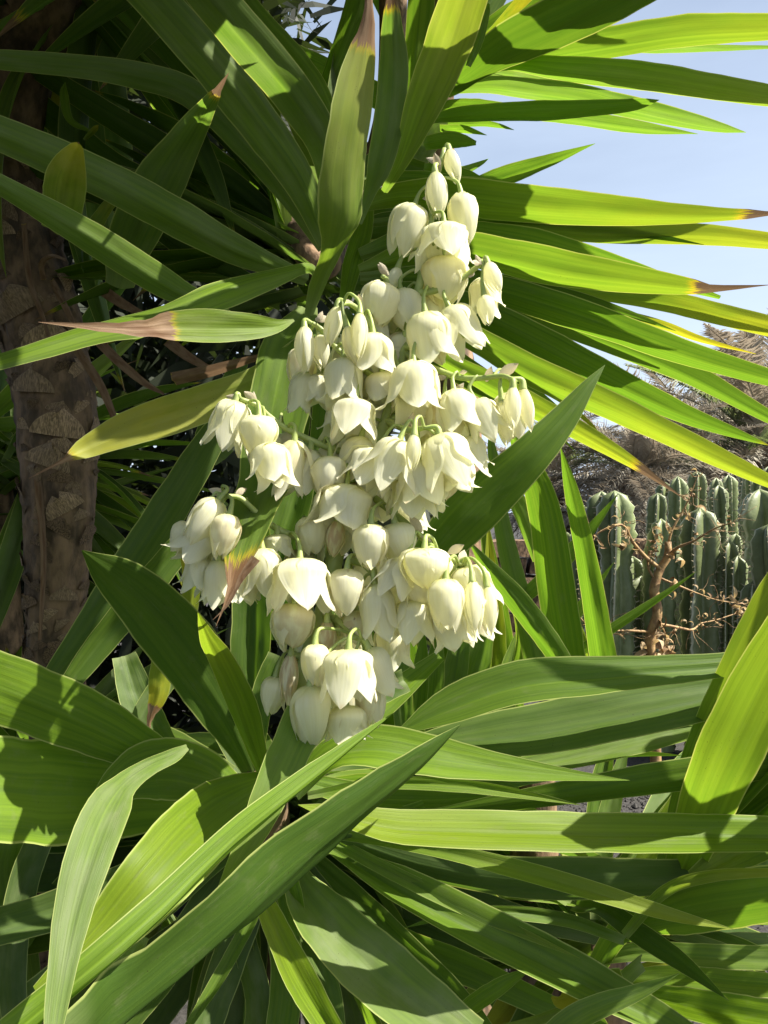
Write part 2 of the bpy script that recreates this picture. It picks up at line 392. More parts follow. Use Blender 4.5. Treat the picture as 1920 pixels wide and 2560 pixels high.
# ------------------------------------------------------------------ ground
def ground():
    V, Fc = [], []; xs = [-400, -60, -20, -8]+[(-6+i*.25) for i in range(49)]+[8, 20, 60, 400]
    ys = [-60, -8, -2]+[i*.25 for i in range(0, 45)]+[14, 25, 60, 150, 900]
    for y in ys:
        for x in xs:
            V.append((x, y, .03*noise.noise(Vector((x*.6, y*.6, 0)))))
    n = len(xs)
    for j in range(len(ys)-1):
        for i in range(n-1):
            a = j*n+i; Fc.append((a, a+1, a+1+n, a+n))
    return tag(link('ground', mesh('ground', V, Fc, M_gravel)), 'dark volcanic gravel ground under the plants', kind='structure')
ground()
def gravel():
    rs = random.Random(3); b = MB()
    for i in range(9000):
        x, y = rs.uniform(.2, 2.6), rs.uniform(1.9, 4.2); r = rs.uniform(.004, .013)*(1 if rs.random() < .95 else 2)
        z = .03*noise.noise(Vector((x*.6, y*.6, 0)))+r*.3
        a = rs.uniform(0, 6); V = []
        for (px, py, pz) in ((1, 0, 0), (0, 1, 0), (-1, 0, 0), (0, -1, 0), (0, 0, .8), (0, 0, -.8)):
            k = r*rs.uniform(.7, 1.2); V.append((x+(px*math.cos(a)-py*math.sin(a))*k, y+(px*math.sin(a)+py*math.cos(a))*k, z+pz*k))
        b.add(V, [(0, 1, 4), (1, 2, 4), (2, 3, 4), (3, 0, 4), (1, 0, 5), (2, 1, 5), (3, 2, 5), (0, 3, 5)])
    tag(b.build('gravel', M_gravel, smooth=False), 'loose dark lava gravel lying on the ground', kind='stuff')
gravel()

# ------------------------------------------------------------------ background palms
def frond_mesh(L_, nl, ll, mat, seed, arch=.6, spiky=1.0):
    rs = random.Random(seed); b = MB()
    pts = [Vector((L_*t, .06*L_*math.sin(t*3+seed)*t, L_*(.25*t-arch*t*t))) for t in (0, .25, .5, .75, 1)]
    b.add(*tube(pts, [.028, .02, .014, .009, .004], 4, n=10))
    q = cr([tuple(p) for p in pts], 60)
    for i in range(nl):
        t = .12+.88*i/nl; k = min(int(t*59), 57); P = Vector(q[k])+(Vector(q[k+1])-Vector(q[k]))*(t*59-k)
        T = (Vector(q[k+1])-Vector(q[k])).normalized()
        l = ll*math.sin(min(1, (t+.08)*1.0)*math.pi*.92+.12)*rs.uniform(.7, 1.15)
        for sgn in (-1, 1):
            a = rs.uniform(.55, 1.0); up = rs.uniform(-.15, .75)*spiky
            D = (T*math.cos(a)+Vector((0, sgn, 0))*math.sin(a)+Vector((0, 0, up))).normalized()
            S = D.cross(Vector((rs.uniform(-.5, .5), rs.uniform(-.5, .5), 1))).normalized()*(.011*rs.uniform(.7, 1.4))
            M = P+D*l*.5+Vector((0, 0, .02)); E = P+D*l-Vector((0, 0, l*rs.uniform(.02, .3)))
            b.add([P-S*.5, P+S*.5, M+S, M-S, E], [(0, 1, 2, 3), (3, 2, 4)])
    me = mesh('frond', b.v, b.f, mat, b.u, False); return me
FR_dry = [frond_mesh(L_, 120, .42, M_dry, i, a) for i, (L_, a) in enumerate([(2.6, .55), (2.9, .8), (2.3, .35), (2.7, 1.0)])]
FR_gr = [frond_mesh(L_, 110, .40, M_dryg, i+9, a) for i, (L_, a) in enumerate([(2.7, .5), (2.4, .3)])]
def palm(px, ptop, d, label, n=46, seed=1, scale=1.0, green=.25, lo=-1.1, hi=1.35, trunk=True):
    rs = random.Random(seed); top = at(px, ptop, d); base = Vector((top.x, top.y, 0))
    o = tag(empty('palm', base), label, 'palm tree', 'dry palms behind the cacti')
    b = MB(); H = top.z; b.add(*tube([Vector((0, 0, -.1)), Vector((.05, 0, H*.5)), Vector((0, 0, H))], [.26, .24, .3], 10, n=16)); b.build('trunk', M_bark, o)
    for i in range(n):
        el = lo+(hi-lo)*(i+.5)/n; az = i*2.39996+rs.uniform(-.3, .3)
        g_ = rs.random() < green and el > .0
        f = link('frond', rs.choice(FR_gr if g_ else FR_dry), o)
        s = scale*rs.uniform(.8, 1.1)
        m = Matrix.Translation((0, 0, H+rs.uniform(-.3, .1))) @ Matrix.Rotation(az, 4, 'Z') @ Matrix.Rotation(-el, 4, 'Y') @ Matrix.Rotation(rs.uniform(-.5, .5), 4, 'X') @ Matrix.Scale(s, 4)
        f.matrix_local = m
palm(1890, 1120, 11.5, 'tall dry palm with upright greyish fronds at the right behind the cacti', 74, 1, .98, .35)
palm(1590, 1190, 10.5, 'low palm with a thick mass of dead brown fronds above the cacti', 78, 2, .62, .12, -.9, 1.2)
palm(1380, 1215, 12.0, 'small dry palm at the left end of the palms, showing between yucca leaves', 56, 3, .62, .15, -.9, 1.3)
palm(1740, 1180, 13.5, 'dry palm in the middle of the row, behind the brown fronds', 56, 4, .95, .2, -.7, 1.35)

# ------------------------------------------------------------------ cacti
def cactus_mesh(H, Rr, n, seed, nz=None):
    rs = random.Random(seed); nz = nz or max(24, int(H/.035)); na = n*8; V, Fc, U = [], [], []; sp = MB()
    ph = rs.random()*6; tw = rs.uniform(-.5, .5)
    segs = [rs.uniform(.25, .55) for _ in range(12)]
    for j in range(nz+1):
        z = H*j/nz; top = (H-z)
        dome = math.sqrt(max(0, 1-(max(0, 1-top/(Rr*1.3)))**2)) if top < Rr*1.3 else 1
        neck = 1-.26*max(0, math.sin(z*5.3+seed*1.7))**5
        br = 1+.16*noise.noise(Vector((z*2, seed, 0)))
        cx = .035*math.sin(z*1.1+seed)*z*.5; cy = .03*math.cos(z*.9+seed)*z*.5
        for k in range(na):
            a = 2*math.pi*k/na; f = (k % 8)/8; e = abs(f-.5)*2           # e=1 at a ridge (f=0)
            rr = Rr*(.34+.66*e**1.05)*dome*neck*br
            if f == 0: rr *= 1+.09*math.sin(z*105+k*2)+.10*noise.noise(Vector((z*5, k, seed)))
            A = a+ph+tw*z
            V.append((cx+rr*math.cos(A), cy+rr*math.sin(A), z)); U.append((f if f else 0.0, z))
            if f == 0 and j > 1 and dome > .3:
                P = Vector(V[-1]); D = Vector((math.cos(A), math.sin(A), .1))
                for q in range(2):
                    D2 = (D+Vector((rs.uniform(-.5, .5), rs.uniform(-.5, .5), rs.uniform(-.4, .5)))).normalized()*rs.uniform(.018, .034)
                    S = Vector((0, 0, .0034)); sp.add([P-S, P+S, P+D2], [(0, 1, 2)])
        if j:
            for k in range(na):
                a0 = (j-1)*na+k; a1 = (j-1)*na+(k+1) % na; Fc.append((a0, a1, a1+na, a0+na))
    Fc.append(tuple(range(nz*na, (nz+1)*na)))
    # ridge uv: vertex with f==0 serves both 0 and 1; material uses |u-.5|
    return V, Fc, U, sp
def cactus(px, pt, wpx, d, label, seed, n=5, arms=()):
    top = at(px, pt, d); o = tag(empty('columnar_cactus', (top.x, top.y, 0)), label, 'cactus', 'columnar cacti at the right')
    o.rotation_euler = (R.uniform(-.03, .03), R.uniform(-.035, .035), 0); V, Fc, U, sp = cactus_mesh(top.z, wpx*d/F*.5, n, seed)
    link('stem', mesh('stem', V, Fc, M_cactus, U), o)
    s = sp.build('spines', M_spine, o, False); s['kind'] = 'stuff'
    for (dx, z0, h, rr) in arms:
        V, Fc, U, sp = cactus_mesh(h, rr, 4, seed+5)
        a = link('arm', mesh('arm', V, Fc, M_cactus, U), o, (dx, -.03, z0)); a.rotation_euler = (0, .12 if dx > 0 else -.12, 0)
        q = sp.build('spines', M_spine, a, False); q['kind'] = 'stuff'
CT = [
 (1540, 1226, 78, 5.0, 'pale ridged cactus with sunlit right flank, left of the dried stem', 1, ()),
 (1497, 1228, 74, 5.3, 'dark shaded cactus column touching the pale ridged one on its left', 2, ()),
 (1466, 1262, 60, 5.6, 'small light green cactus top peeking out at the left edge of the cacti', 3, ()),
 (1645, 1296, 70, 4.9, 'rounded cactus just behind the dried stem, lit on one rib', 4, ()),
 (1756, 1270, 86, 4.8, 'broad cactus right of the dried stem with a wavy spiny ridge', 5, ((.16, .95, .42, .055),)),
 (1846, 1388, 46, 4.7, 'short cactus with two knobbly tips standing under the large dark column', 6, ()),
 (1806, 1350, 56, 4.75, 'twisted cactus branch with white scalloped spiny edges', 7, ()),
 (1905, 1222, 112, 5.2, 'largest dark cactus column at the right side', 8, ()),
 (1930, 1310, 70, 4.5, 'cactus cut by the right edge of the photo with a pale rim', 9, ()),
 (1695, 1190, 48, 6.6, 'slender cactus tip with bright rim behind, under the palm fronds', 10, ()),
 (1665, 1205, 42, 6.8, 'slender cactus tip left of the bright rimmed one', 11, ()),
 (1632, 1232, 46, 6.4, 'slender cactus at the left end of the back row', 12, ()),
 (1735, 1178, 42, 6.9, 'narrow back row cactus rising behind the dried twig tip', 13, ()),
 (1768, 1194, 42, 6.5, 'narrow back row cactus above the broad scalloped one', 14, ()),
 (1797, 1212, 48, 6.3, 'plump back row cactus with light vertical ribs', 15, ()),
 (1828, 1185, 38, 6.9, 'thin back row cactus right of the plump one', 16, ()),
 (1853, 1158, 40, 7.2, 'tallest thin cactus of the back row at the foot of the tall palm', 17, ()),
 (1882, 1183, 40, 6.8, 'back row cactus beside the tallest thin one', 18, ()),
 (1907, 1166, 38, 7.1, 'back row cactus nearest the right edge', 19, ()),
 (1712, 1360, 74, 5.4, 'shaded cactus directly behind the top of the dried stem', 21, ()),
 (1450, 1440, 80, 5.8, 'shaded cactus low behind the two upright yucca leaves', 22, ()),
 (1405, 1330, 62, 6.2, 'pale cactus low behind the tallest upright yucca blade', 25, ()),
 (1585, 1390, 60, 5.7, 'short cactus in the gap between the pale ridged cactus and the dried stem', 26, ()),
 (1870, 1450, 64, 4.6, 'low knobbly cactus in front of the dark column, near the broad bright yucca leaf', 27, ()),
 (1615, 1440, 80, 5.1, 'dark low cactus behind the middle of the dried stem', 23, ()),
]
for (x, y, wpx, d, lab, sd, arms) in CT: cactus(x, y, wpx*(1.18 if sd in (1, 2, 4, 5, 8, 9) else 1.12), d, lab, sd, 4 if sd in (1, 2, 4, 5, 8, 9) else 5, arms)

# low dark stone wall behind the cacti
def wall():
    o = tag(empty('stone_wall', (1.9, 8.6, 0)), 'low dark lava stone wall in the shade behind the cacti', 'wall')
    rs = random.Random(5)
    shapes = []
    for k in range(5):
        b = MB(); V = []
        for (x, y, z) in [(sx, sy, sz) for sz in (-1, 1) for sy in (-1, 1) for sx in (-1, 1)]:
            V.append((x*.17*rs.uniform(.8, 1.1), y*.13*rs.uniform(.85, 1.1), z*.105*rs.uniform(.75, 1.05)))
        b.add(V, [(0, 2, 3, 1), (4, 5, 7, 6), (0, 1, 5, 4), (2, 6, 7, 3), (0, 4, 6, 2), (1, 3, 7, 5)])
        shapes.append(mesh('stone', b.v, b.f, M_bark, b.u, False))
    for r in range(6):
        for c in range(16):
            q = link('stone', rs.choice(shapes), o, (-1.8+c*.33+(r % 2)*.16+rs.uniform(-.02, .02), rs.uniform(-.03, .03), .1+r*.2))
            q.rotation_euler = (0, rs.uniform(-.08, .08), rs.choice((0, 3.14))+rs.uniform(-.1, .1))
wall()

# ------------------------------------------------------------------ dried weed
def weed():
    root = at(1640, 1750, 2.4); o = tag(empty('dried_plant', (root.x, root.y, 0)), 'withered brown stem with curled dry leaves and thin bent twigs before the cacti', 'dried plant')
    O = Vector((root.x, root.y, 0)); rs = random.Random(11)
    def T(pts, r0, r1, name='twig', d=2.4, mat=M_twig, dd=0):
        P = [at(x, y, d+dd*i/(len(pts)-1)) for i, (x, y) in enumerate(pts)]
        P = [P[0]]+[p+Vector((rs.uniform(-1, 1), rs.uniform(-1, 1), rs.uniform(-1, 1)))*.006 for p in P[1:]]
        rr = [r0+(r1-r0)*i/(len(P)-1) for i in range(len(P))]
        rr = [r*rs.uniform(.85, 1.2) for r in rr]
        b = MB(); b.add(*tube([p-O for p in P], rr, 7, n=len(P)*5)); return b.build(name, mat, o), P
    T([(1660, 2300), (1640, 1900), (1632, 1680), (1628, 1600), (1640, 1530), (1640, 1480), (1655, 1430), (1668, 1390), (1675, 1350)], .020, .010, 'main_stem')
    br = [([(1672, 1355), (1680, 1320), (1710, 1270), (1725, 1230), (1745, 1190)], .004, 0), ([(1670, 1390), (1700, 1372), (1740, 1350), (1790, 1325), (1830, 1305)], .005, -.15),
          ([(1655, 1425), (1620, 1390), (1580, 1350), (1560, 1320), (1545, 1310), (1500, 1335), (1485, 1350)], .006, -.1),
          ([(1650, 1445), (1700, 1465), (1750, 1485), (1800, 1500), (1860, 1510)], .0035, .1), ([(1650, 1560), (1690, 1565), (1730, 1572), (1750, 1560), (1790, 1545), (1850, 1530)], .0045, .15),
          ([(1625, 1580), (1580, 1577), (1530, 1575), (1500, 1572)], .0045, -.1), ([(1645, 1500), (1650, 1540), (1665, 1590), (1668, 1620)], .004, 0),
          ([(1640, 1450), (1622, 1420), (1618, 1395), (1632, 1378), (1645, 1372)], .004, 0), ([(1425, 1450), (1420, 1500), (1440, 1530), (1465, 1560), (1500, 1580), (1560, 1590)], .003, 0)]
    ends = []
    for pts, r, dd in br:
        ob, P = T(pts, r, r*.35, 'twig', dd=dd); ends += P[2:]
    # curled dry leaves
    def curl(P, s, mat, name='dry_leaf'):
        V, Fc = [], []; n = 8; k1 = rs.uniform(1.5, 7); ax = Vector((rs.uniform(-1, 1), rs.uniform(-1, 1), rs.uniform(-1, 1))).normalized()
        M = Matrix.Rotation(rs.uniform(0, 6), 3, ax)
        for i in range(n):
            t = i/(n-1); w_ = s*.10*math.sin(math.pi*min(1, t*.95+.05))
            a = k1*t; p = Vector((s*(math.sin(a)/k1), 0, s*(1-math.cos(a))/k1))
            for q in (-1, 0, 1): V.append(P-O+M @ (p+Vector((0, q*w_, abs(q)*w_*.6))))
            if i:
                for q in (0, 1): a0 = (i-1)*3+q; Fc.append((a0, a0+1, a0+4, a0+3))
        link(name, mesh(name, V, Fc, mat), o)
    for P in ends:
        for j in range(4): curl(P+Vector((rs.uniform(-1, 1), rs.uniform(-1, 1), rs.uniform(-1, 1)))*.02, rs.uniform(.02, .05), rs.choice((M_husk, M_twig, M_husk)))
    for (x, y, s, k) in ((1650, 1620, .11, 7), (1625, 1590, .10, 6), (1665, 1480, .09, 4), (1650, 1650, .10, 8), (1690, 1400, .08, 5), (1715, 1265, .07, 5), (1668, 1340, .08, 6), (1855, 1540, .07, 7), (1850, 1500, .06, 6), (1560, 1360, .07, 6)):
        for j in range(k): curl(at(x+rs.uniform(-22, 22), y+rs.uniform(-22, 22), 2.4+rs.uniform(-.05, .05)), s*rs.uniform(.5, 1.1), rs.choice((M_husk, M_husk, M_twig)))
    # very thin tendrils
    b = MB()
    for j in range(70):
        P = rs.choice(ends)-O; D = Vector((rs.uniform(-1, 1), rs.uniform(-1, 1), rs.uniform(-1, 1))).normalized()
        pts = [P]; 
        for k in range(4):
            D = (D+Vector((rs.uniform(-1, 1), rs.uniform(-1, 1), rs.uniform(-1, 1)))*.7).normalized(); pts.append(pts[-1]+D*.022)
        b.add(*tube(pts, [.0012, .001, .001, .0008, .0005], 3, n=10))
    t_ = b.build('tendrils', M_twig, o); t_['kind'] = 'stuff'
weed()
# ------------------------------------------------------------------ dense dark shrubbery far left
def shrubbery():
    rs = random.Random(21); b = MB()
    def blade(P, D, l, wd):
        S = D.cross(Vector((rs.uniform(-1, 1), rs.uniform(-1, 1), rs.uniform(-1, 1)))).normalized()*wd*.5
        g = Vector((0, 0, -l*.12)); M = P+D*l*.5; E = P+D*l+g
        b.add([P-S*.5, P+S*.5, M+S, M-S, E], [(0, 1, 2, 3), (3, 2, 4)])
    for i in range(27000):
        x = rs.uniform(-4.4, .35); y = rs.uniform(3.0, 4.6); z = rs.uniform(0, 5.4)
        edge = noise.noise(Vector((z*1.3, 3, y)))*.25
        if x > (-.50 if z > 3.0 else (-.04 if z > 1.6 else .22))+edge: continue
        D = Vector((rs.gauss(0, 1), rs.gauss(0, .6), rs.gauss(.2, 1))).normalized(); blade(Vector((x, y, z)), D, rs.uniform(.15, .42), rs.uniform(.03, .06))
    for i in range(3000):
        x = rs.uniform(-.6, .35); y = rs.uniform(2.6, 3.6); z = rs.uniform(0, .95-.5*max(0, x))
        D = Vector((rs.gauss(0, .7), rs.gauss(0, .5), rs.gauss(.6, .7))).normalized(); blade(Vector((x, y, z)), D, rs.uniform(.12, .3), rs.uniform(.02, .05))
    o = b.build('shrubbery', M_hedge, smooth=False)
    tag(o, 'dense shaded shrubbery filling the space behind the trunk', 'shrubbery', kind='stuff')
shrubbery()

# ------------------------------------------------------------------ the yuccas
base_up = at(800, 690, 1.36)
UP = Plant('yucca_plant', 'tall yucca with scaly brown trunk and a spreading crown of sword leaves above the flowers', (-.62, 1.55, 0))
LO = Plant('flowering_yucca', 'low yucca in the foreground carrying the hanging cluster of cream bell flowers', (at(640, 1960, .92).x, .92, 0))
FAR = Plant('yucca_plant', 'yucca crown at the top right, its long leaves spreading against the sky', (at(1080, 250, 1.75).x, 1.75, 0))
BR = Plant('yucca_plant', 'short yucca rosette at the bottom right with broad bright leaves over the gravel', (at(1500, 2330, 1.15).x, 1.15, 0))
MID = Plant('yucca_plant', 'slender leaved yucca standing in front of the cacti, behind the lower flowers', (at(1330, 1900, 1.35).x, 1.35, 0))

# trunk -------------------------------------------------------------
def trunk():
    pts = [(150, 2300, 1.56), (145, 1900, 1.56), (140, 1500, 1.55), (150, 1250, 1.55), (138, 1000, 1.56), (95, 800, 1.57), (45, 600, 1.58), (10, 380, 1.58), (60, 150, 1.56), (160, -60, 1.5)]
    wd = [150, 140, 150, 180, 200, 215, 215, 190, 170, 150]
    P = [at(x, y, d) for x, y, d in pts]; P[0] = Vector((P[0].x, P[0].y, -.1))
    q = cr([tuple(p)+(w_*1.56/F*.5,) for p, w_ in zip(P, wd)], 190); V, Fc, U = [], [], []; n = 60
    for i, a in enumerate(q):
        c = Vector(a[:3])
        for k in range(n):
            th = 2*math.pi*k/n; z = c.z
            ph = z*17+.5*math.sin(th*2+z*3)+.35*noise.noise(Vector((th*1.5, z*6, 1)))*4
            ring = (ph % 1.0); r = a[3]*(1-.07*ring-.05*abs(noise.noise(Vector((math.cos(th)*9, math.sin(th)*9, z*5))))**.5+.05*noise.noise(Vector((math.cos(th)*5, math.sin(th)*5, z*9)))+.03*noise.noise(Vector((math.cos(th)*22, math.sin(th)*22, z*14))))
            V.append(Vector((c.x+r*math.cos(th), c.y+r*math.sin(th), z+.008*math.sin(th*5)))-UP.loc); U.append((k/n, z))
        if i:
            for k in range(n):
                a0 = (i-1)*n+k; a1 = (i-1)*n+(k+1) % n; Fc.append((a0, a1, a1+n, a0+n))
    t = link('trunk', mesh('trunk', V, Fc, M_bark, U), UP.o)
    # leaf scar plates and loose papery scales, each a piece of the trunk
    rs = random.Random(8); sh = []
    for k in range(6):
        b = MB(); nn = 7; Vv, Ff = [], []
        for i in range(nn):
            tt = i/(nn-1)
            for j in range(7):
                s = -1+j/3; hw = .5*(1-tt**2.2*.8)
                Vv.append((s*hw, -.02-.05*tt*tt-.20*(1-s*s)*.5+rs.uniform(-.015, .02)+.12*tt**3*math.sin(k+s*2), tt*.62+.06*math.sin(s*3+k)*(tt)))
            if i:
                for j in range(6): a0 = (i-1)*7+j; Ff.append((a0, a0+1, a0+8, a0+7))
        sh.append([mesh('bark_scale', Vv, Ff, M_bark), mesh('bark_scale', Vv, Ff, M_scale)])
    def scale_at(i, th, s, mat, tilt=0.):
        a = q[i]; c = Vector(a[:3]); r = a[3]
        P = Vector((c.x+r*math.cos(th)*.93, c.y+r*math.sin(th)*.93, c.z))
        o = link('bark_scale', sh[rs.randrange(6)][mat], t)
        m = Matrix.Translation(P-UP.loc) @ Matrix.Rotation(th+math.pi/2, 4, 'Z') @ Matrix.Rotation(tilt, 4, 'X') @ Matrix.Rotation(rs.uniform(-.75, .75), 4, 'Y') @ Matrix.Diagonal((s*1.25, s, s, 1))
        o.matrix_local = m
    row = 0
    for i in range(44, 165, 3):
        row += 1
        for k in range(5):
            th = -math.pi*.98+math.pi*(k+.5*(row % 2))/4.6+rs.uniform(-.08, .08)
            lit = q[i][2] > 1.75 and rs.random() < .45
            
            if rs.random() < .85: scale_at(i+rs.randint(-1, 1), th+rs.uniform(-.2, .2), rs.uniform(.018, .05), 1 if rs.random() < .35 else 0, rs.uniform(.08, .35))
    for (i, th, s) in ((118, -1.5, .07), (122, -1.2, .08), (128, -1.7, .07), (112, -1.0, .06), (134, -1.1, .08), (139, -1.5, .08)):
        scale_at(i, th, s, 1, rs.uniform(.1, .4))  # papery scales, their paler colour stands in for sunlight on them
    # arm that carries the crown
    b = MB(); A = [at(60, 150, 1.56), at(200, 60, 1.75), at(430, 130, 1.78), at(640, 380, 1.65), at(790, 660, 1.42), at(860, 560, 1.60), at(960, 300, 1.62), at(980, -100, 1.5), at(900, -420, 1.25)]
    b.add(*tube(A, [.04, .036, .034, .032, .026, .022, .022, .03, .03], 14, n=60)); b.build('branch', M_bark, UP.o, off=UP.loc)
trunk()

U = UP.L
# -- upper left fan
U([(30, -160, 110), (42, 20, 78), (56, 150, 70), (90, 330, 60)], (1.62, 1.72), 20, ye=.5)
U([(250, -120, 110), (205, 10, 128), (160, 140, 118), (110, 320, 70)], (1.52, 1.66), 20, ye=.35)
U([(810, 620, 34), (720, 490, 52), (600, 345, 70), (475, 232, 72), (340, 188, 64), (170, 163, 54), (-60, 145, 44)], (1.36, 1.30, 1.15), 'd', fold=.12, gr=.6, ye=-.2)
U([(815, 610, 40), (752, 452, 86), (640, 290, 110), (520, 140, 112), (350, -45, 104), (180, -200, 70)], (1.33, 1.15, 1.0), 'd', gr=.6, ye=-.2)
U([(835, 560, 30), (812, 375, 86), (740, 250, 108), (622, 110, 114), (490, -45, 108), (330, -220, 80)], (1.30, 1.12, .95), 'm', gr=.6, ye=-.2)
U([(860, 420, 30), (800, 255, 58), (740, 165, 66), (640, 50, 62), (560, -60, 50)], (1.40, 1.22), 25, gr=.3)
U([(300, 720, 70), (330, 610, 118), (392, 480, 128), (470, 345, 78), (533, 245, 30), (572, 182, 1)], (1.36, 1.22, 1.02), 12, br=.17, gr=.4, ye=-.3)
U([(152, 585, 92), (152, 540, 98), (163, 450, 100), (188, 380, 42), (197, 355, 1)], (1.12, .96), 10, br=.05, ye=.5, gr=.4)
U([(770, 700, 35), (690, 668, 52), (580, 622, 80), (440, 545, 100), (280, 458, 100), (120, 385, 96), (-70, 305, 84)], (1.36, 1.2, 1.05), 'd', gr=.6, ye=-.2)
U([(640, 830, 20), (480, 748, 62), (360, 678, 84), (240, 602, 80), (120, 530, 68), (-60, 428, 46)], (1.35, 1.1, .95), 'd', gr=.4)
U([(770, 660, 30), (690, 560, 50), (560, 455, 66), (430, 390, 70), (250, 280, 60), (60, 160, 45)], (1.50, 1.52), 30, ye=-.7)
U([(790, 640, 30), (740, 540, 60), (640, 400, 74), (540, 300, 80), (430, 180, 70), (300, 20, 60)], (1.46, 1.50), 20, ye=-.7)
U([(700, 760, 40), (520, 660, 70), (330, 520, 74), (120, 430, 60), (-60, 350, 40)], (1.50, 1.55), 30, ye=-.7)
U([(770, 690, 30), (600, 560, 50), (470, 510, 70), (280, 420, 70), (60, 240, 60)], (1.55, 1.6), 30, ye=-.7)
U([(230, 330, 6), (175, 300, 18), (160, 240, 22), (163, 205, 1)], (1.45, 1.4), 5)
U([(210, 350, 8), (235, 325, 14), (246, 312, 1)], (1.45, 1.4), 5, ye=.5)
U([(200, 620, 30), (240, 560, 36), (270, 515, 30), (330, 440, 20)], (1.42, 1.46), 5, ye=.3)
# -- left middle front leaves
U([(800, 690, 16), (770, 668, 18), (700, 684, 34), (600, 712, 56), (500, 748, 66), (380, 792, 66), (230, 828, 52), (100, 866, 46), (-60, 915, 34)], (1.33, 1.08, .95), 'b', fold=.14, gr=.35)
U([(735, 800, 6), (690, 815, 34), (620, 817, 66), (520, 816, 84), (420, 817, 68), (350, 822, 50), (250, 818, 28), (95, 805, 1)], (1.12, .88), 'b', fold=.08, br=.46, gr=.4, ye=.2, wav=.03)
U([(790, 820, 30), (740, 870, 42), (650, 945, 66), (540, 998, 92), (430, 1036, 100), (310, 1076, 86), (200, 1127, 46), (165, 1148, 18), (72, 1196, 1)], (1.2, .98), 'b', fold=.07, br=.13, ye=1.0, gr=.5)
U([(430, 950, 34), (520, 930, 30), (600, 907, 22), (680, 884, 10), (738, 864, 1)], (1.35, 1.22), 20, br=1.0)
U([(770, 770, 30), (728, 850, 84), (708, 950, 106), (692, 1060, 112), (668, 1190, 92), (648, 1262, 88), (622, 1345, 76), (598, 1412, 50), (575, 1480, 14), (540, 1566, 1)], (1.28, .80, .63), 'd', fold=.06, br=.12, gr=.35, ye=-.3)
U([(640, 1395, 26), (600, 1450, 16), (570, 1510, 7), (532, 1550, 1)], (.645, .635), 0, br=1.0, name='dry_leaf_tip')
for pts in ([(245, 850, 26), (300, 905, 24), (360, 955, 18), (410, 985, 6)], [(60, 560, 12), (75, 700, 14), (110, 800, 10), (130, 880, 6)], [(130, 700, 12), (150, 740, 16), (180, 800, 14), (200, 850, 6)],
            [(250, 720, 30), (310, 760, 24), (370, 790, 10)], [(420, 850, 30), (470, 890, 24), (540, 930, 12)], [(110, 700, 14), (105, 660, 14), (130, 640, 10), (165, 650, 5)], [(90, 1160, 16), (100, 1250, 18), (110, 1400, 14), (100, 1600, 8)], [(190, 870, 20), (250, 960, 22), (290, 1060, 14), (280, 1120, 6)]):
    U(pts, (1.5, 1.42), 20, br=1.0, name='dead_leaf')
# -- top centre, bent down
U([(775, 790, 20), (798, 720, 38), (825, 655, 44), (846, 600, 62), (864, 545, 104), (872, 440, 118), (888, 330, 108), (905, 205, 90), (918, 105, 58), (924, 55, 42), (922, -20, 20), (915, -90, 2)], (1.18, 1.02, .98), 'd', fold=.12, br=.20, gr=.25, ye=.3, wav=.02)
U([(900, 560, 10), (925, 480, 34), (948, 420, 62), (974, 300, 80), (986, 160, 76), (982, 85, 60), (980, 5, 36), (975, -70, 1)], (1.22, 1.06), (0, -10), fold=.16, br=.12, gr=.55)
U([(960, 480, 18), (1005, 400, 44), (1055, 270, 96), (1112, 130, 122), (1160, -10, 122), (1215, -180, 90)], (1.25, 1.1, .98), (10, -10), fold=.16, gr=.35, ye=.2)
U([(1170, 165, 14), (1195, 100, 26), (1216, 22, 20), (1225, 12, 1)], (1.3, 1.28), 20, gr=.3)
U([(800, 250, 40), (860, 100, 56), (900, -20, 70), (930, -150, 60)], (1.5, 1.45), 20)
U([(1000, 350, 40), (1030, 200, 56), (1050, 0, 70), (1060, -160, 60)], (1.5, 1.45), 20)
U([(860, 760, 30), (880, 660, 50), (905, 580, 52), (915, 520, 40)], (1.45, 1.4), 10)
# -- right fan
RFD = (1.38, 1.32, 1.26)
U([(860, 480, 20), (1000, 447, 32), (1150, 462, 36), (1250, 470, 26), (1365, 480, 1)], (1.42, 1.38), 34)
U([(900, 520, 30), (985, 498, 62), (1110, 497, 86), (1250, 514, 96), (1450, 530, 86), (1650, 541, 58), (1850, 539, 26), (1990, 530, 1)], RFD, 34, br=.11, ye=.15)
U([(1060, 560, 20), (1320, 572, 36), (1500, 588, 52), (1750, 592, 52), (1980, 614, 34), (2150, 640, 5)], (1.44, 1.40), 34, ye=.25)
U([(900, 640, 30), (1050, 590, 60), (1180, 585, 50), (1330, 616, 72), (1480, 655, 62), (1660, 705, 36), (1800, 745, 10)], (1.42, 1.36), 34)
U([(900, 680, 30), (1030, 640, 70), (1150, 630, 84), (1270, 652, 92), (1400, 680, 92), (1600, 707, 68), (1745, 722, 36), (1800, 722, 20), (1930, 712, 1)], (1.36, 1.28, 1.22), 34, br=.17, ye=.1, fold=.14)
U([(1300, 700, 30), (1480, 732, 40), (1650, 757, 54), (1800, 792, 54), (1980, 838, 44), (2120, 880, 10)], (1.42, 1.42), 34, ye=.3)
U([(1250, 720, 10), (1480, 770, 20), (1640, 810, 22), (1750, 850, 16), (1890, 885, 1)], (1.46, 1.46), 40, ye=.5)
U([(900, 700, 30), (1080, 700, 60), (1230, 730, 74), (1350, 766, 82), (1500, 815, 78), (1700, 885, 64), (1980, 965, 38), (2150, 1010, 8)], (1.36, 1.32, 1.26), 34, ye=-.3)
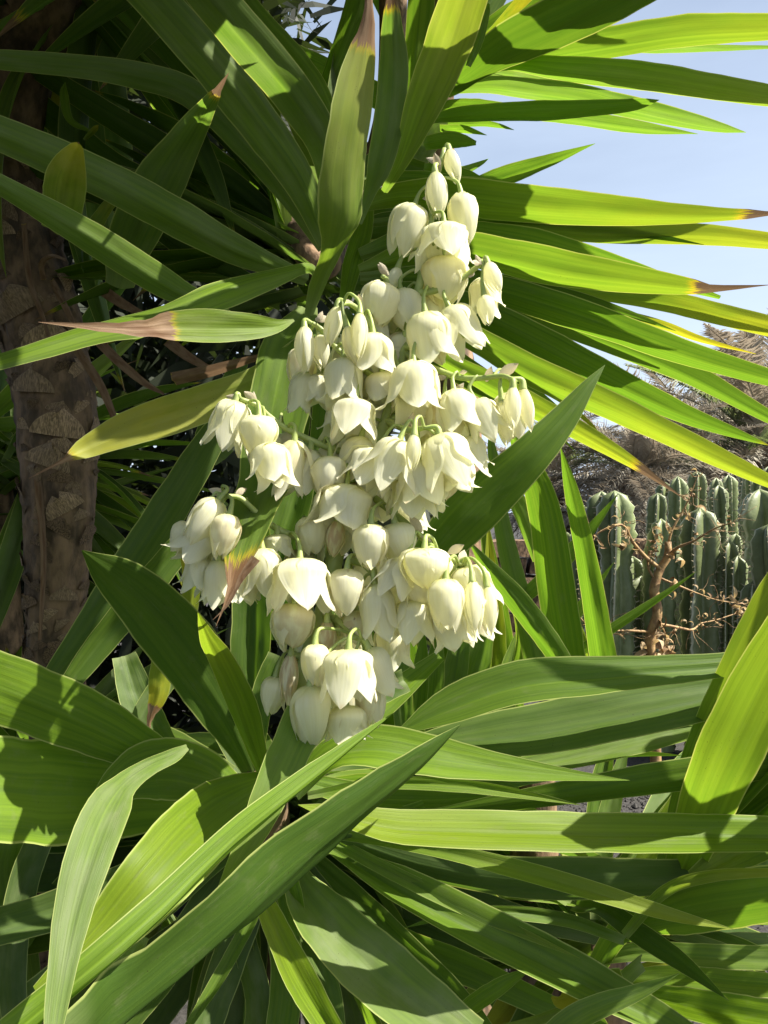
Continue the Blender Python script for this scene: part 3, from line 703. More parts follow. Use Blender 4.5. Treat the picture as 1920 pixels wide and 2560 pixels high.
U([(920, 720, 30), (1080, 730, 50), (1240, 762, 56), (1380, 803, 66), (1480, 842, 70), (1712, 936, 57), (1920, 1045, 32), (2040, 1105, 5)], (1.44, 1.38, 1.34), 36, ye=-.45)
U([(920, 730, 30), (1060, 740, 60), (1180, 782, 72), (1330, 855, 80), (1500, 942, 74), (1700, 1036, 52), (1850, 1090, 24), (1925, 1114, 1)], (1.36, 1.29, 1.24), 34, br=.012, ye=-.35)
U([(920, 740, 30), (1060, 790, 60), (1190, 856, 66), (1330, 937, 78), (1500, 1012, 72), (1650, 1081, 62), (1800, 1152, 50), (1990, 1238, 22), (2090, 1280, 4)], (1.34, 1.24, 1.16), 34, ye=.18)
U([(960, 820, 30), (1130, 912, 44), (1240, 972, 58), (1350, 1031, 60), (1480, 1101, 46), (1600, 1172, 26), (1715, 1250, 1)], (1.30, 1.18, 1.10), 32, ye=.2, br=.15)
U([(1300, 950, 10), (1400, 1000, 14), (1470, 1055, 10), (1500, 1085, 1)], (1.4, 1.4), 20, ye=.3)
U([(1120, 830, 24), (1200, 860, 30), (1290, 900, 26), (1320, 920, 3)], (1.5, 1.5), 20)
U([(1200, 770, 12), (1290, 795, 16), (1400, 800, 10)], (1.5, 1.5), 30)
U([(1250, 930, 20), (1330, 980, 24), (1440, 1060, 8), (1470, 1090, 1)], (1.45, 1.4), 30)
# dark inner leaves of the fan
for pts in ([(850, 690, 30), (900, 640, 44), (990, 610, 50), (1080, 590, 20)], [(860, 720, 30), (930, 700, 54), (1030, 690, 60), (1150, 690, 50), (1300, 720, 20)], [(860, 600, 30), (940, 570, 60), (1040, 560, 70), (1150, 560, 66), (1300, 580, 30)],
            [(850, 560, 30), (920, 520, 50), (1000, 540, 60), (1120, 560, 60)], [(850, 780, 40), (900, 860, 60), (960, 960, 60), (1060, 1080, 50)], [(880, 760, 40), (980, 820, 66), (1100, 900, 64), (1250, 1000, 50), (1330, 1050, 20)],
            [(840, 820, 40), (820, 950, 70), (810, 1100, 80), (800, 1260, 70), (790, 1420, 30)], [(820, 800, 30), (760, 920, 60), (740, 1040, 70), (730, 1200, 60)], [(880, 480, 20), (900, 430, 44), (960, 400, 50), (1060, 420, 30)]):
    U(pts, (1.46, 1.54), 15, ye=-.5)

# thin blades between the broad ones
for pts, dd, y_ in (([(930, 560, 20), (1150, 545, 30), (1400, 560, 30), (1620, 590, 18), (1760, 612, 1)], (1.42, 1.42), -.4), ([(960, 700, 24), (1200, 700, 34), (1420, 742, 32), (1580, 790, 18), (1690, 828, 1)], (1.41, 1.40), -.5), ([(960, 760, 20), (1160, 840, 34), (1340, 930, 30), (1500, 1010, 14), (1580, 1060, 1)], (1.37, 1.34), -.3),
                    ([(980, 800, 24), (1120, 880, 30), (1260, 975, 26), (1380, 1075, 12), (1440, 1130, 1)], (1.36, 1.33), .1)):
    U(pts, dd, 30, ye=y_, fold=.22)
# -- top right crown (FAR)
Fr = FAR.L
Fr([(1110, 235, 30), (1150, 205, 52), (1250, 135, 98), (1420, 55, 130), (1600, -35, 130), (1850, -160, 90)], (1.55, 1.35, 1.25), 30, ye=-.5)
Fr([(1180, 100, 20), (1250, 55, 46), (1380, 0, 70), (1550, -70, 70)], (1.62, 1.6), 30)
Fr([(1180, 130, 14), (1235, 75, 20), (1290, 20, 30), (1370, -60, 40)], (1.6, 1.5), 20, ye=.5)
Fr([(1160, 190, 20), (1230, 165, 40), (1350, 142, 64), (1500, 119, 72), (1700, 88, 74), (1920, 75, 60), (2140, 70, 20)], (1.5, 1.4, 1.35), 34, ye=.12)
Fr([(1500, 118, 30), (1650, 122, 26), (1790, 122, 16), (1980, 118, 5)], (1.6, 1.5), 34, gr=.5)
Fr([(1160, 178, 20), (1270, 163, 34), (1400, 177, 56), (1600, 198, 66), (1800, 228, 58), (1980, 255, 40), (2100, 270, 8)], (1.5, 1.4, 1.35), 34, ye=.1, gr=.3)
Fr([(1120, 225, 26), (1220, 218, 42), (1320, 228, 48), (1450, 247, 54), (1650, 291, 46), (1790, 320, 26), (1865, 331, 1)], (1.52, 1.46, 1.4), 34, gr=.4)
Fr([(1180, 175, 40), (1260, 180, 66), (1340, 200, 70), (1420, 226, 40), (1475, 240, 1)], (1.68, 1.66), 34, gr=.8)
Fr([(1080, 300, 20), (1150, 290, 36), (1270, 284, 46), (1400, 280, 46), (1540, 270, 34), (1600, 261, 26), (1648, 250, 1)], (1.5, 1.42, 1.36), 34, fold=.14)
Fr([(1300, 285, 30), (1450, 300, 36), (1600, 322, 30), (1745, 335, 1)], (1.56, 1.5), 34, gr=.2)
Fr([(1090, 270, 24), (1180, 268, 34), (1300, 282, 26), (1400, 290, 10)], (1.56, 1.54), 34)
Fr([(1120, 312, 18), (1200, 310, 16), (1250, 316, 10), (1285, 325, 1)], (1.6, 1.55), 34)
Fr([(1100, 325, 20), (1160, 325, 18), (1217, 338, 1)], (1.6, 1.55), 34)
Fr([(1130, 490, 30), (1220, 458, 44), (1290, 435, 48), (1380, 402, 30), (1440, 378, 14), (1488, 359, 1)], (1.58, 1.5), 30)
Fr([(1100, 440, 24), (1160, 428, 22), (1200, 410, 12), (1221, 397, 1)], (1.6, 1.55), 30, gr=.4)
Fr([(1030, 420, 60), (1060, 370, 66), (1090, 330, 60), (1120, 300, 40)], (1.62, 1.6), 10, gr=.9)
Fr([(1060, 360, 34), (1110, 352, 40), (1150, 352, 34), (1190, 358, 10)], (1.5, 1.45), 10)
Fr([(1060, 420, 20), (1110, 425, 30), (1170, 440, 26), (1215, 450, 2)], (1.5, 1.48), 20)
for pts in ([(1090, 260, 40), (1100, 150, 60), (1130, 20, 70), (1160, -100, 60)], [(1080, 240, 40), (1020, 120, 60), (960, 0, 60), (900, -120, 50)], [(1080, 250, 40), (1160, 120, 60), (1240, -20, 70), (1300, -150, 60)], [(1070, 300, 40), (980, 260, 60), (860, 200, 60), (700, 120, 50)]):
    Fr(pts, (1.8, 1.8), 10)
def far_trunk():
    b = MB(); P = [at(1180, 1500, 1.78), at(1150, 1200, 1.8), at(1110, 800, 1.8), at(1085, 500, 1.78), at(1085, 230, 1.75)]; P[0].z = -.05
    b.add(*tube(P, [.06, .055, .05, .05, .045], 16, n=60)); b.build('trunk', M_bark, FAR.o, off=FAR.loc)
far_trunk()
# slim younger blades across the bottom
for pts, dd, y_ in (([(760, 2060, 24), (920, 2150, 34), (1120, 2250, 38), (1300, 2330, 24), (1450, 2396, 1)], (.98, .90), .1), ([(1560, 2350, 24), (1420, 2300, 34), (1260, 2280, 34), (1120, 2290, 20), (1010, 2320, 1)], (1.02, .93), -.3), ([(770, 1990, 20), (950, 1960, 30), (1150, 1965, 34), (1330, 1990, 20), (1450, 2012, 1)], (.98, .97), .05),
                    ([(700, 2140, 20), (640, 2280, 34), (560, 2430, 36), (470, 2570, 20)], (.90, .80), -.4), ([(1600, 2400, 30), (1500, 2480, 34), (1360, 2540, 24), (1220, 2570, 1)], (1.0, .88), .1), ([(1560, 2340, 24), (1660, 2230, 30), (1780, 2190, 30), (1960, 2180, 20)], (1.0, .9), .2)):
    FARL = (BR if pts[0][0] > 1200 else LO).L; FARL(pts, dd, 'm', ye=y_, fold=.24, gr=.15)
# -- MID plant (slender leaves in front of the cacti)
Mi = MID.L
Mi([(1010, 1480, 60), (1110, 1352, 122), (1200, 1258, 136), (1320, 1145, 108), (1410, 1045, 74), (1470, 965, 36), (1513, 912, 1)], (1.0, .98, 1.02), 'd', ye=-.45, fold=.10)
Mi([(1440, 1800, 60), (1425, 1680, 92), (1392, 1480, 98), (1368, 1320, 88), (1340, 1210, 72), (1300, 1125, 44), (1268, 1040, 1)], (1.2, 1.1), (-10, 15), fold=.16)
Mi([(1525, 1800, 50), (1508, 1670, 68), (1488, 1540, 64), (1460, 1380, 52), (1427, 1230, 38), (1401, 1116, 1)], (1.2, 1.12), 20, fold=.16)
Mi([(1280, 1520, 30), (1390, 1422, 44), (1470, 1332, 30), (1546, 1234, 1)], (1.35, 1.3), 10)
Mi([(1370, 1620, 20), (1425, 1555, 32), (1480, 1482, 22), (1536, 1404, 1)], (1.4, 1.38), 10, gr=.2)
Mi([(1400, 1662, 26), (1460, 1622, 28), (1530, 1572, 26), (1640, 1500, 18), (1741, 1429, 1)], (1.4, 1.35), 10)
Mi([(1350, 1700, 70), (1320, 1560, 58), (1275, 1400, 52), (1245, 1250, 36), (1228, 1090, 1)], (1.36, 1.32), 0, gr=.35)
Mi([(1460, 1750, 40), (1380, 1622, 58), (1290, 1502, 62), (1215, 1412, 34), (1170, 1350, 1)], (1.12, 1.08), 20)
Mi([(1480, 1660, 16), (1450, 1580, 20), (1410, 1520, 18), (1360, 1440, 1)], (1.4, 1.36), 10, ye=.5)
Mi([(1300, 1700, 60), (1310, 1600, 44), (1290, 1500, 30), (1260, 1420, 1)], (1.38, 1.36), 10, ye=.2)
Mi([(1340, 1380, 20), (1370, 1290, 18), (1365, 1200, 8), (1368, 1180, 1)], (1.42, 1.4), 10)
Mi([(1350, 1400, 40), (1290, 1250, 44), (1235, 1150, 30), (1225, 1050, 1)], (1.5, 1.5), 10, gr=.2)
for i, (x0, x1, y1, w_) in enumerate([(1010, 985, 1500, 52), (1040, 1060, 1560, 44), (1080, 1100, 1540, 50), (1120, 1170, 1480, 60), (1160, 1240, 1500, 66), (1060, 960, 1400, 60), (1200, 1130, 1380, 70), (1250, 1300, 1560, 60), (960, 900, 1500, 60), (1100, 1180, 1250, 50), (1000, 1080, 1330, 56), (1240, 1220, 1300, 60), (1150, 1090, 1200, 50), (1290, 1190, 1190, 50)]):
    Mi([(x0+10, 1900, w_*.7), (x0, 1800, w_), ((x0+x1)/2, (1800+y1)/2, w_), (x1, y1, 2)], (1.30+.02*i, 1.34+.02*i), R.uniform(-20, 25), ye=R.choice((0, .3, 0)), gr=R.choice((0, .4)))

# -- BR plant (bottom right)
B = BR.L
B([(1560, 2340, 40), (1680, 2215, 76), (1735, 2090, 116), (1795, 1940, 148), (1880, 1760, 152), (1970, 1590, 130), (2060, 1430, 90)], (1.15, .92, .82), 'b', fold=.08, ye=.08)
B([(1650, 2160, 20), (1735, 1900, 60), (1830, 1700, 82), (1930, 1500, 84), (2030, 1330, 50)], (1.08, 1.0, .95), 10, ye=.15)
B([(2150, 1640, 60), (1960, 1650, 70), (1810, 1666, 60), (1650, 1680, 76), (1480, 1694, 98), (1300, 1712, 110), (1120, 1772, 88), (985, 1836, 1)], (1.05, 1.0, 1.0), -30, fold=.12, ye=-.3)
B([(2100, 1700, 60), (1900, 1730, 90), (1750, 1752, 110), (1560, 1790, 130), (1350, 1830, 130), (1150, 1856, 90), (1020, 1872, 40), (930, 1890, 1)], (1.08, 1.04, 1.04), -34, fold=.12, gr=.2, ye=-.45)
B([(1960, 1780, 50), (1780, 1806, 66), (1600, 1852, 72), (1400, 1900, 60), (1200, 1926, 1)], (1.14, 1.1), -30, gr=.8)
B([(2100, 1900, 50), (1950, 1918, 64), (1780, 1936, 76), (1600, 1962, 74), (1400, 1992, 58), (1200, 2020, 34), (1008, 2038, 1)], (1.06, 1.0, .98), 'd', ye=-.5)
B([(2160, 2098, 60), (1960, 2092, 82), (1650, 2090, 94), (1400, 2085, 94), (1150, 2080, 90), (980, 2071, 78), (850, 2040, 50), (745, 2012, 1)], (.95, .86, .80), 'b', fold=.12, ye=.1)
B([(2000, 2080, 60), (1900, 2110, 90), (1820, 2150, 80), (1730, 2195, 30)], (1.05, 1.0), 'b', ye=.1)
B([(1480, 2440, 40), (1560, 2330, 60), (1700, 2290, 110), (1850, 2262, 132), (2050, 2230, 110)], (1.2, 1.05, .95), 'm', ye=-.2)
B([(2150, 2120, 40), (1960, 2182, 56), (1700, 2208, 74), (1450, 2216, 100), (1250, 2203, 94), (1050, 2163, 80), (900, 2112, 40), (800, 2080, 1)], (1.1, 1.0, .95), 'd', gr=.3, ye=-.7)
B([(1440, 2260, 30), (1500, 2270, 40), (1580, 2322, 56), (1700, 2402, 48), (1823, 2502, 1)], (1.2, .95), 'd', ye=-.8)
B([(1480, 2400, 30), (1600, 2382, 44), (1750, 2392, 56), (1980, 2402, 60)], (1.2, 1.1), -20, gr=.3)
B([(1520, 2450, 30), (1680, 2444, 50), (1850, 2462, 60), (2000, 2470, 50)], (1.15, 1.05), -20, gr=.2)
B([(1520, 2480, 30), (1660, 2500, 60), (1800, 2530, 84), (1980, 2560, 90)], (1.1, .98), -20)
B([(1450, 2430, 20), (1540, 2440, 26), (1640, 2410, 20), (1760, 2400, 6)], (1.25, 1.2), 10, ye=.4)
B([(1500, 2480, 60), (1530, 2460, 84), (1450, 2478, 66), (1400, 2500, 40), (1378, 2492, 6)], (.93, .9), 20, ye=.5, fold=.25)
B([(1330, 2640, 60), (1450, 2542, 62), (1600, 2481, 36), (1698, 2434, 1)], (.88, .84), -20, gr=.3)
B([(1120, 2590, 40), (1160, 2530, 42), (1250, 2466, 40), (1335, 2416, 1)], (.95, .92), -5, gr=.2)
for pts in ([(1480, 2320, 60), (1380, 2260, 70), (1340, 2160, 60), (1320, 2060, 30)], [(1480, 2330, 60), (1450, 2220, 70), (1420, 2120, 50)], [(1490, 2330, 50), (1560, 2200, 70), (1640, 2080, 60), (1720, 1960, 30)], [(1500, 2350, 60), (1620, 2300, 70), (1800, 2200, 60), (2000, 2150, 30)], [(1470, 2350, 70), (1400, 2400, 80), (1300, 2480, 70), (1220, 2580, 40)],
            [(1500, 2300, 50), (1500, 2150, 60), (1530, 2000, 50), (1560, 1880, 20)], [(1520, 2300, 50), (1620, 2120, 60), (1760, 1960, 60), (1980, 1850, 30)], [(1520, 2310, 50), (1700, 2140, 60), (1840, 2050, 60), (1990, 1990, 30)], [(1520, 2320, 50), (1660, 2080, 60), (1800, 1880, 60), (1900, 1760, 20)], [(1540, 2330, 60), (1700, 2240, 70), (1880, 2200, 60), (2050, 2180, 30)]):
    B(pts, (1.3, 1.4), R.uniform(-20, 10), gr=R.choice((0, .5)), ye=R.choice((0, .3)))

# -- LO plant (lower left, foreground)
Lw = LO.L
Lw([(-120, 2720, 70), (40, 2600, 72), (250, 2425, 70), (400, 2290, 64), (550, 2142, 56), (700, 2014, 45), (850, 1892, 28), (985, 1782, 1)], (.38, .49, .72), 'm+', fold=.30, gr=.1)
Lw([(60, 2750, 104), (220, 2622, 108), (300, 2552, 106), (450, 2424, 102), (600, 2292, 96), (750, 2164, 90), (900, 2038, 68), (1050, 1914, 38), (1152, 1812, 1)], (.40, .55, .82), 'd+', fold=.16, ye=-.85)
Lw([(600, 1990, 60), (520, 1945, 120), (440, 1925, 150), (360, 1930, 140), (290, 1965, 90), (240, 2000, 30)], (.88, .80), (-25, -10), fold=.06)
Lw([(468, 1868, 16), (432, 1890, 36), (372, 1918, 44), (312, 1962, 66), (266, 2030, 112), (222, 2140, 116), (185, 2270, 98), (158, 2410, 74), (134, 2570, 48), (125, 2700, 10)], (.62, .45, .36), 'b', fold=.07, gr=.9, wav=.02)
Lw([(670, 1960, 60), (620, 1985, 110), (545, 2035, 168), (465, 2110, 190), (380, 2205, 178), (290, 2305, 146), (200, 2395, 96), (90, 2480, 30)], (.88, .63, .56), 'b', fold=.05, ye=.08, wav=.015)
Lw([(360, 2340, 30), (320, 2400, 60), (290, 2480, 86), (262, 2590, 90), (240, 2700, 60)], (.70, .62), 0, fold=.18, ye=.2, gr=.5)
Lw([(600, 1975, 40), (460, 1925, 60), (350, 1872, 110), (230, 1812, 150), (80, 1750, 166), (-80, 1690, 170)], (.92, .84, .74), 'm', fold=.05)
Lw([(620, 2000, 40), (480, 1995, 120), (350, 1990, 180), (220, 1985, 224), (80, 1980, 244), (-100, 1970, 240)], (.95, .86, .72), -25, fold=.06)
Lw([(645, 1960, 40), (600, 1850, 96), (528, 1720, 150), (450, 1608, 166), (372, 1515, 150), (300, 1450, 116), (246, 1408, 56), (205, 1376, 3)], (.95, .88, .80), 'd', ye=-.6, fold=.05, wav=.05)
Lw([(660, 1950, 20), (632, 1872, 40), (595, 1770, 60), (548, 1660, 52), (515, 1590, 26), (495, 1532, 1)], (.86, .64), 'b', fold=.2, ye=.1)
Lw([(765, 1790, 110), (728, 1870, 104), (684, 1965, 96), (635, 2075, 72), (580, 2175, 40), (520, 2288, 1)], (.72, .61), 'b', fold=.05, ye=.08, gr=.2)
Lw([(740, 1990, 30), (820, 1895, 80), (920, 1872, 104), (1060, 1893, 108), (1250, 1922, 68), (1450, 1942, 24), (1574, 1951, 1)], (.92, .94), -30, fold=.16)
Lw([(740, 1950, 40), (900, 1992, 66), (1080, 2002, 66), (1300, 1985, 30)], (1.0, 1.02), -25)
Lw([(760, 2080, 20), (900, 2095, 26), (1010, 2112, 30), (1130, 2134, 40), (1300, 2178, 48), (1500, 2236, 46), (1680, 2290, 32), (1835, 2323, 1)], (.98, .90, .86), (-10, -25), fold=.22, ye=.15)
Lw([(780, 2090, 20), (860, 2142, 42), (1000, 2225, 92), (1200, 2330, 112), (1400, 2430, 110), (1600, 2530, 84), (1800, 2630, 30)], (1.0, .92, .88), -25, fold=.28, gr=.2, ye=-.3)
Lw([(760, 2180, 30), (860, 2290, 56), (1000, 2350, 76), (1180, 2420, 76), (1350, 2500, 60), (1550, 2590, 30)], (1.05, 1.0), 'd', fold=.2)
Lw([(720, 2150, 40), (760, 2240, 100), (830, 2330, 146), (920, 2420, 160), (1040, 2520, 156), (1180, 2620, 120)], (1.0, .92, .86), -30, fold=.14, gr=.9)
Lw([(610, 2130, 4), (632, 2180, 34), (660, 2255, 52), (700, 2345, 68), (752, 2450, 80), (830, 2580, 64), (900, 2680, 40)][::-1], (.82, .86), (0, -10), fold=.2, ye=.15)
Lw([(700, 2080, 30), (710, 2170, 60), (730, 2260, 66), (740, 2340, 50)], (.98, .95), 10, br=.0)
Lw([(720, 2180, 10), (820, 2120, 36), (960, 2060, 44), (1060, 2010, 20)], (1.0, 1.0), -20, gr=.3)
# dark leaves behind, left side
for pts, dd, g_ in (([(640, 980, 30), (545, 1080, 72), (450, 1235, 96), (330, 1425, 104), (210, 1600, 84), (110, 1730, 50)], (1.3, 1.2), .2), ([(560, 1250, 30), (480, 1330, 60), (380, 1450, 76), (240, 1620, 70), (150, 1740, 40)], (1.25, 1.15), .1),
                    ([(640, 1240, 60), (640, 1400, 96), (636, 1560, 104), (630, 1720, 96), (640, 1880, 50)], (1.1, 1.0), 0), ([(560, 1150, 60), (520, 1100, 76), (560, 1000, 70), (600, 900, 40)], (1.4, 1.4), .1),
                    ([(780, 1100, 60), (740, 1250, 90), (700, 1400, 100), (690, 1600, 90)], (1.2, 1.1), 0), ([(470, 1640, 40), (400, 1720, 60), (350, 1800, 50), (320, 1880, 20)], (1.05, 1.0), .7), ([(310, 1640, 60), (350, 1760, 90), (420, 1880, 60)], (1.1, 1.05), .4),
                    ([(700, 1640, 60), (660, 1740, 60), (640, 1880, 46)], (.92, .90), .1), ([(1010, 1700, 60), (900, 1760, 60), (780, 1860, 40)], (1.05, .98), 0), ([(880, 1500, 70), (850, 1650, 80), (800, 1800, 60)], (1.0, .96), 0)):
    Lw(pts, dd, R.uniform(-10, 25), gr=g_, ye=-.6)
Lw([(470, 1560, 40), (480, 1440, 50), (468, 1380, 40), (455, 1320, 10)], (1.15, 1.12), 0, ye=1.0)
Lw([(385, 1850, 12), (372, 1810, 14), (395, 1740, 50), (400, 1690, 56), (410, 1600, 40)][::-1], (1.0, 1.0), 0, br=.35, ye=.8)
for pts in ([(620, 2060, 60), (480, 2120, 100), (330, 2160, 110), (100, 2180, 100), (-80, 2180, 60)], [(600, 2100, 60), (440, 2200, 90), (200, 2300, 100), (-60, 2380, 80)], [(650, 2100, 60), (640, 2300, 90), (600, 2480, 90), (560, 2640, 60)], [(640, 2080, 60), (560, 2280, 90), (440, 2460, 90), (340, 2620, 60)], [(690, 2100, 60), (780, 2300, 80), (860, 2480, 80), (900, 2640, 60)],
            [(700, 2080, 50), (860, 2220, 70), (1080, 2320, 70), (1320, 2400, 40)], [(600, 2040, 60), (400, 2060, 90), (200, 2080, 100), (-60, 2100, 90)], [(30, 2100, 60), (20, 2200, 70), (60, 2400, 80), (80, 2600, 60)], [(620, 2120, 60), (500, 2300, 80), (300, 2450, 80), (160, 2600, 60)], [(720, 2120, 40), (980, 2180, 60), (1250, 2280, 60), (1500, 2350, 30)], [(680, 2120, 40), (720, 2330, 60), (800, 2560, 60)],
            [(640, 1980, 50), (560, 1800, 80), (500, 1700, 80), (420, 1560, 40)], [(700, 1990, 50), (760, 1800, 80), (800, 1650, 70), (820, 1500, 30)], [(720, 2000, 50), (860, 1840, 80), (980, 1740, 70), (1100, 1640, 30)]):
    Lw(pts, (1.08, 1.2), R.uniform(-25, 10), gr=R.choice((0, .2, .5)), ye=R.choice((-.8, -.5, 0)))
for pts, g_ in (([(660, 2080, 60), (620, 2250, 84), (560, 2420, 90), (500, 2600, 80)], .5), ([(670, 2080, 60), (690, 2240, 80), (720, 2420, 86), (700, 2620, 80)], .2), ([(650, 2060, 60), (520, 2260, 84), (420, 2420, 90), (260, 2620, 80)], .1),
              ([(690, 2080, 50), (800, 2240, 74), (940, 2440, 80), (1060, 2620, 70)], .6), ([(640, 2060, 60), (440, 2150, 90), (180, 2260, 100), (-60, 2330, 90)], .2), ([(640, 2060, 60), (400, 2260, 90), (140, 2460, 90), (-60, 2600, 80)], .4),
              ([(700, 2080, 50), (900, 2260, 70), (1120, 2480, 80), (1240, 2620, 60)], 0), ([(690, 2090, 40), (760, 2300, 60), (820, 2480, 66), (840, 2640, 60)], .3), ([(120, 2050, 60), (60, 2200, 76), (30, 2400, 70), (40, 2620, 60)], .5), ([(640, 2100, 40), (600, 2300, 60), (640, 2500, 66), (620, 2640, 60)], .7)):
    Lw(pts, (1.03, 1.0, .93), R.uniform(-25, 15), gr=g_, ye=R.choice((-.8, -.5, -.3)))
def lo_trunk():
    b = MB(); c = LO.loc
    b.add(*tube([Vector((c.x-.05, c.y+.5, -.05)), Vector((c.x-.04, c.y+.42, .4)), Vector((c.x-.02, c.y+.3, .75)), at(660, 2060, 1.06), at(665, 1950, .94)], [.05, .045, .04, .035, .025], 16, n=40)); b.build('trunk', M_bark, LO.o, off=LO.loc)
    for P_, base in ((BR, at(1500, 2330, 1.33)), (MID, at(1330, 1880, 1.38))):
        b = MB(); b.add(*tube([Vector((base.x, base.y+.05, -.05)), Vector((base.x+.02, base.y+.03, .3*base.z)), base], [.06, .055, .04], 16, n=24)); b.build('trunk', M_bark, P_.o, off=P_.loc)
lo_trunk()

# -- random inner leaves
leftzone = lambda x, y: (x < 700 and y < 1150) or x < 560 or (y > 1720 and x < 1200)
def zone_up(x, y): return x < 1000 and y < 900
filler(UP, at(800, 690, 1.47), 46, lambda: Vector((R.uniform(-1, .2), R.uniform(-.2, .8), R.uniform(-.9, .9))), lambda x, y: 1.42, zone_up, sc=(.8, 1.1))
def zone_off(x, y): return False
# crown continues above the picture (on a branch of the tall yucca, mostly unseen, added for its shade)
UPC = at(890, -420, 1.22)
def shade_head(c, n, path, dm=1.3, zone=lambda x, y: x < 760 and y < 120, lo=-.75, hi=.8, rr=(.045, .03)):
    """one more head with its branch, unseen, added to shade the left side"""
    b = MB(); b.add(*tube(path+[c], [rr[0]+(rr[1]-rr[0])*i/len(path) for i in range(len(path)+1)], 12, n=40)); pl = FAR if c.x > .6 else UP; b.build('branch', M_bark, pl.o, off=pl.loc)
    def clear(x, y, d=0): return zone(x, y)
    mb = MB(); filler(pl, c, n, lambda: sphere_dir(lo, hi), lambda x, y: dm, zone if c.y > 1.8 and False else (lambda x, y: False), sc=(.9, 1.2), mass=mb)
    fo = mb.build('shade_foliage', M_leaf, pl.o); fo['kind'] = 'stuff'; fo.color = (.03, 0, .2, .5)  # unseen leaf mass, added as a shade caster
_al = allowed
def allowed(P, dmin, zone):                      # keep the sunny side of the flower cluster open
    if P.x > .12 and P.y < .95 and P.z > CAMZ: return False
    return _al(P, dmin, zone)
filler(UP, UPC, 95, lambda: sphere_dir(-.75, .8), lambda x, y: 1.3, lambda x, y: x < 760 and y < 260, sc=(.85, 1.1))
shade_head(Vector((-.35, 1.25, 2.75)), 70, [at(60, 40, 1.52), at(300, -260, 1.45)])
shade_head(Vector((-.15, 2.0, 3.15)), 80, [at(120, -40, 1.55), at(500, -500, 1.8)], 1.8)
shade_head(Vector((-1.0, 1.9, 3.0)), 80, [at(80, -20, 1.55)], 1.8)
shade_head(Vector((.25, 2.3, 3.3)), 50, [at(560, -560, 1.9)], 1.8)
shade_head(Vector((.75, 2.15, 3.3)), 70, [at(1085, 200, 1.8), at(1150, -300, 2.0)], 1.8)
shade_head(Vector((1.3, 2.4, 3.7)), 60, [at(1085, 190, 1.8), at(1300, -500, 2.1)], 1.8)
allowed = _al
filler(UP, at(160, -80, 1.5), 60, lambda: sphere_dir(-.9, .9), lambda x, y: 1.38, lambda x, y: x < 760, sc=(.85, 1.15))
filler(LO, at(660, 2020, 1.06), 90, lambda: Vector((R.uniform(-1, .8), R.uniform(-.3, .9), R.uniform(-.6, .8))), lambda x, y: 1.04, lambda x, y: y > 1800, sc=(.8, 1.1))
filler(BR, at(1500, 2330, 1.33), 50, lambda: Vector((R.uniform(-.9, 1), R.uniform(-.3, .8), R.uniform(-.3, .6))), lambda x, y: 1.28, lambda x, y: y > 1760, sc=(.7, 1.0))
R2 = random.Random(4)
for k in range(16):                                  # unseen blades beyond the right edge, added to cast shadows on lower leaves
    x0, y0 = 1500+R2.uniform(-30, 30), 2330
    dxx = R2.uniform(.35, .95); dzz = R2.uniform(.35, .95); dy = R2.uniform(-.45, .05)
    p0 = Vector((.40, 1.15, .95)); p1 = p0+Vector((dxx, dy, dzz)); a0 = proj(p0); a1 = proj(p1); m = proj(p0.lerp(p1, .5)+Vector((0, 0, .07)))
    if m[0] < 2000 and m[1] < 1660: continue
    B([(a0[0], a0[1], 50), (m[0], m[1], 60*1.1/m[2]*1.2), (a1[0], a1[1], 1)], (a0[2], m[2], a1[2]), R2.uniform(-30, 30))
filler(BR, Vector((.85, .92, 1.3)), 13, lambda: sphere_dir(-.5, 1.0), lambda x, y: 9, lambda x, y: False, sc=(.7, 1.0), spread=.08)  # more unseen leaves at the right, added to dapple the lower ones with shadow
for c_ in ((-1.15, .75, 1.95), (-1.05, 1.0, 1.15), (-.95, .45, 2.5), (-.3, .35, 2.75)):  # unseen leaf clusters near the camera, added to cut the fill light
    shade_head(Vector(c_), 45, [at(100, 60, 1.55), Vector((-1.1, 1.3, 2.2))], 1.5, lambda x, y: False, -.9, .8)
BK = Plant('yucca_plant', 'shaded yucca growing behind the scaly trunk at the left edge', (-1.15, 2.3, 0))
filler(BK, Vector((-1.15, 2.3, 1.6)), 90, lambda: sphere_dir(-.8, .9), lambda x, y: 1.75, lambda x, y: x < 620, sc=(.9, 1.3), spread=.12)
BK2 = Plant('yucca_plant', 'low shaded yucca behind the foreground rosette, at the lower left', (-.85, 1.75, 0))
filler(BK2, Vector((-.85, 1.75, .75)), 90, lambda: sphere_dir(-.3, .95), lambda x, y: 1.3, lambda x, y: x < 600 and y > 1560, sc=(.8, 1.1), spread=.1)
for P_, z_ in ((BK, 1.6), (BK2, .75)):
    b = MB(); b.add(*tube([P_.loc+Vector((0, 0, -.05)), P_.loc+Vector((.03, 0, z_*.5)), P_.loc+Vector((0, 0, z_))], [.08, .07, .05], 12, n=20)); b.build('trunk', M_bark, P_.o, off=P_.loc)
# black pipe end in the crown and thin rod
def hose():
    P = [at(1040, 330, 1.34), at(1120, 345, 1.33), at(1186, 362, 1.32)]
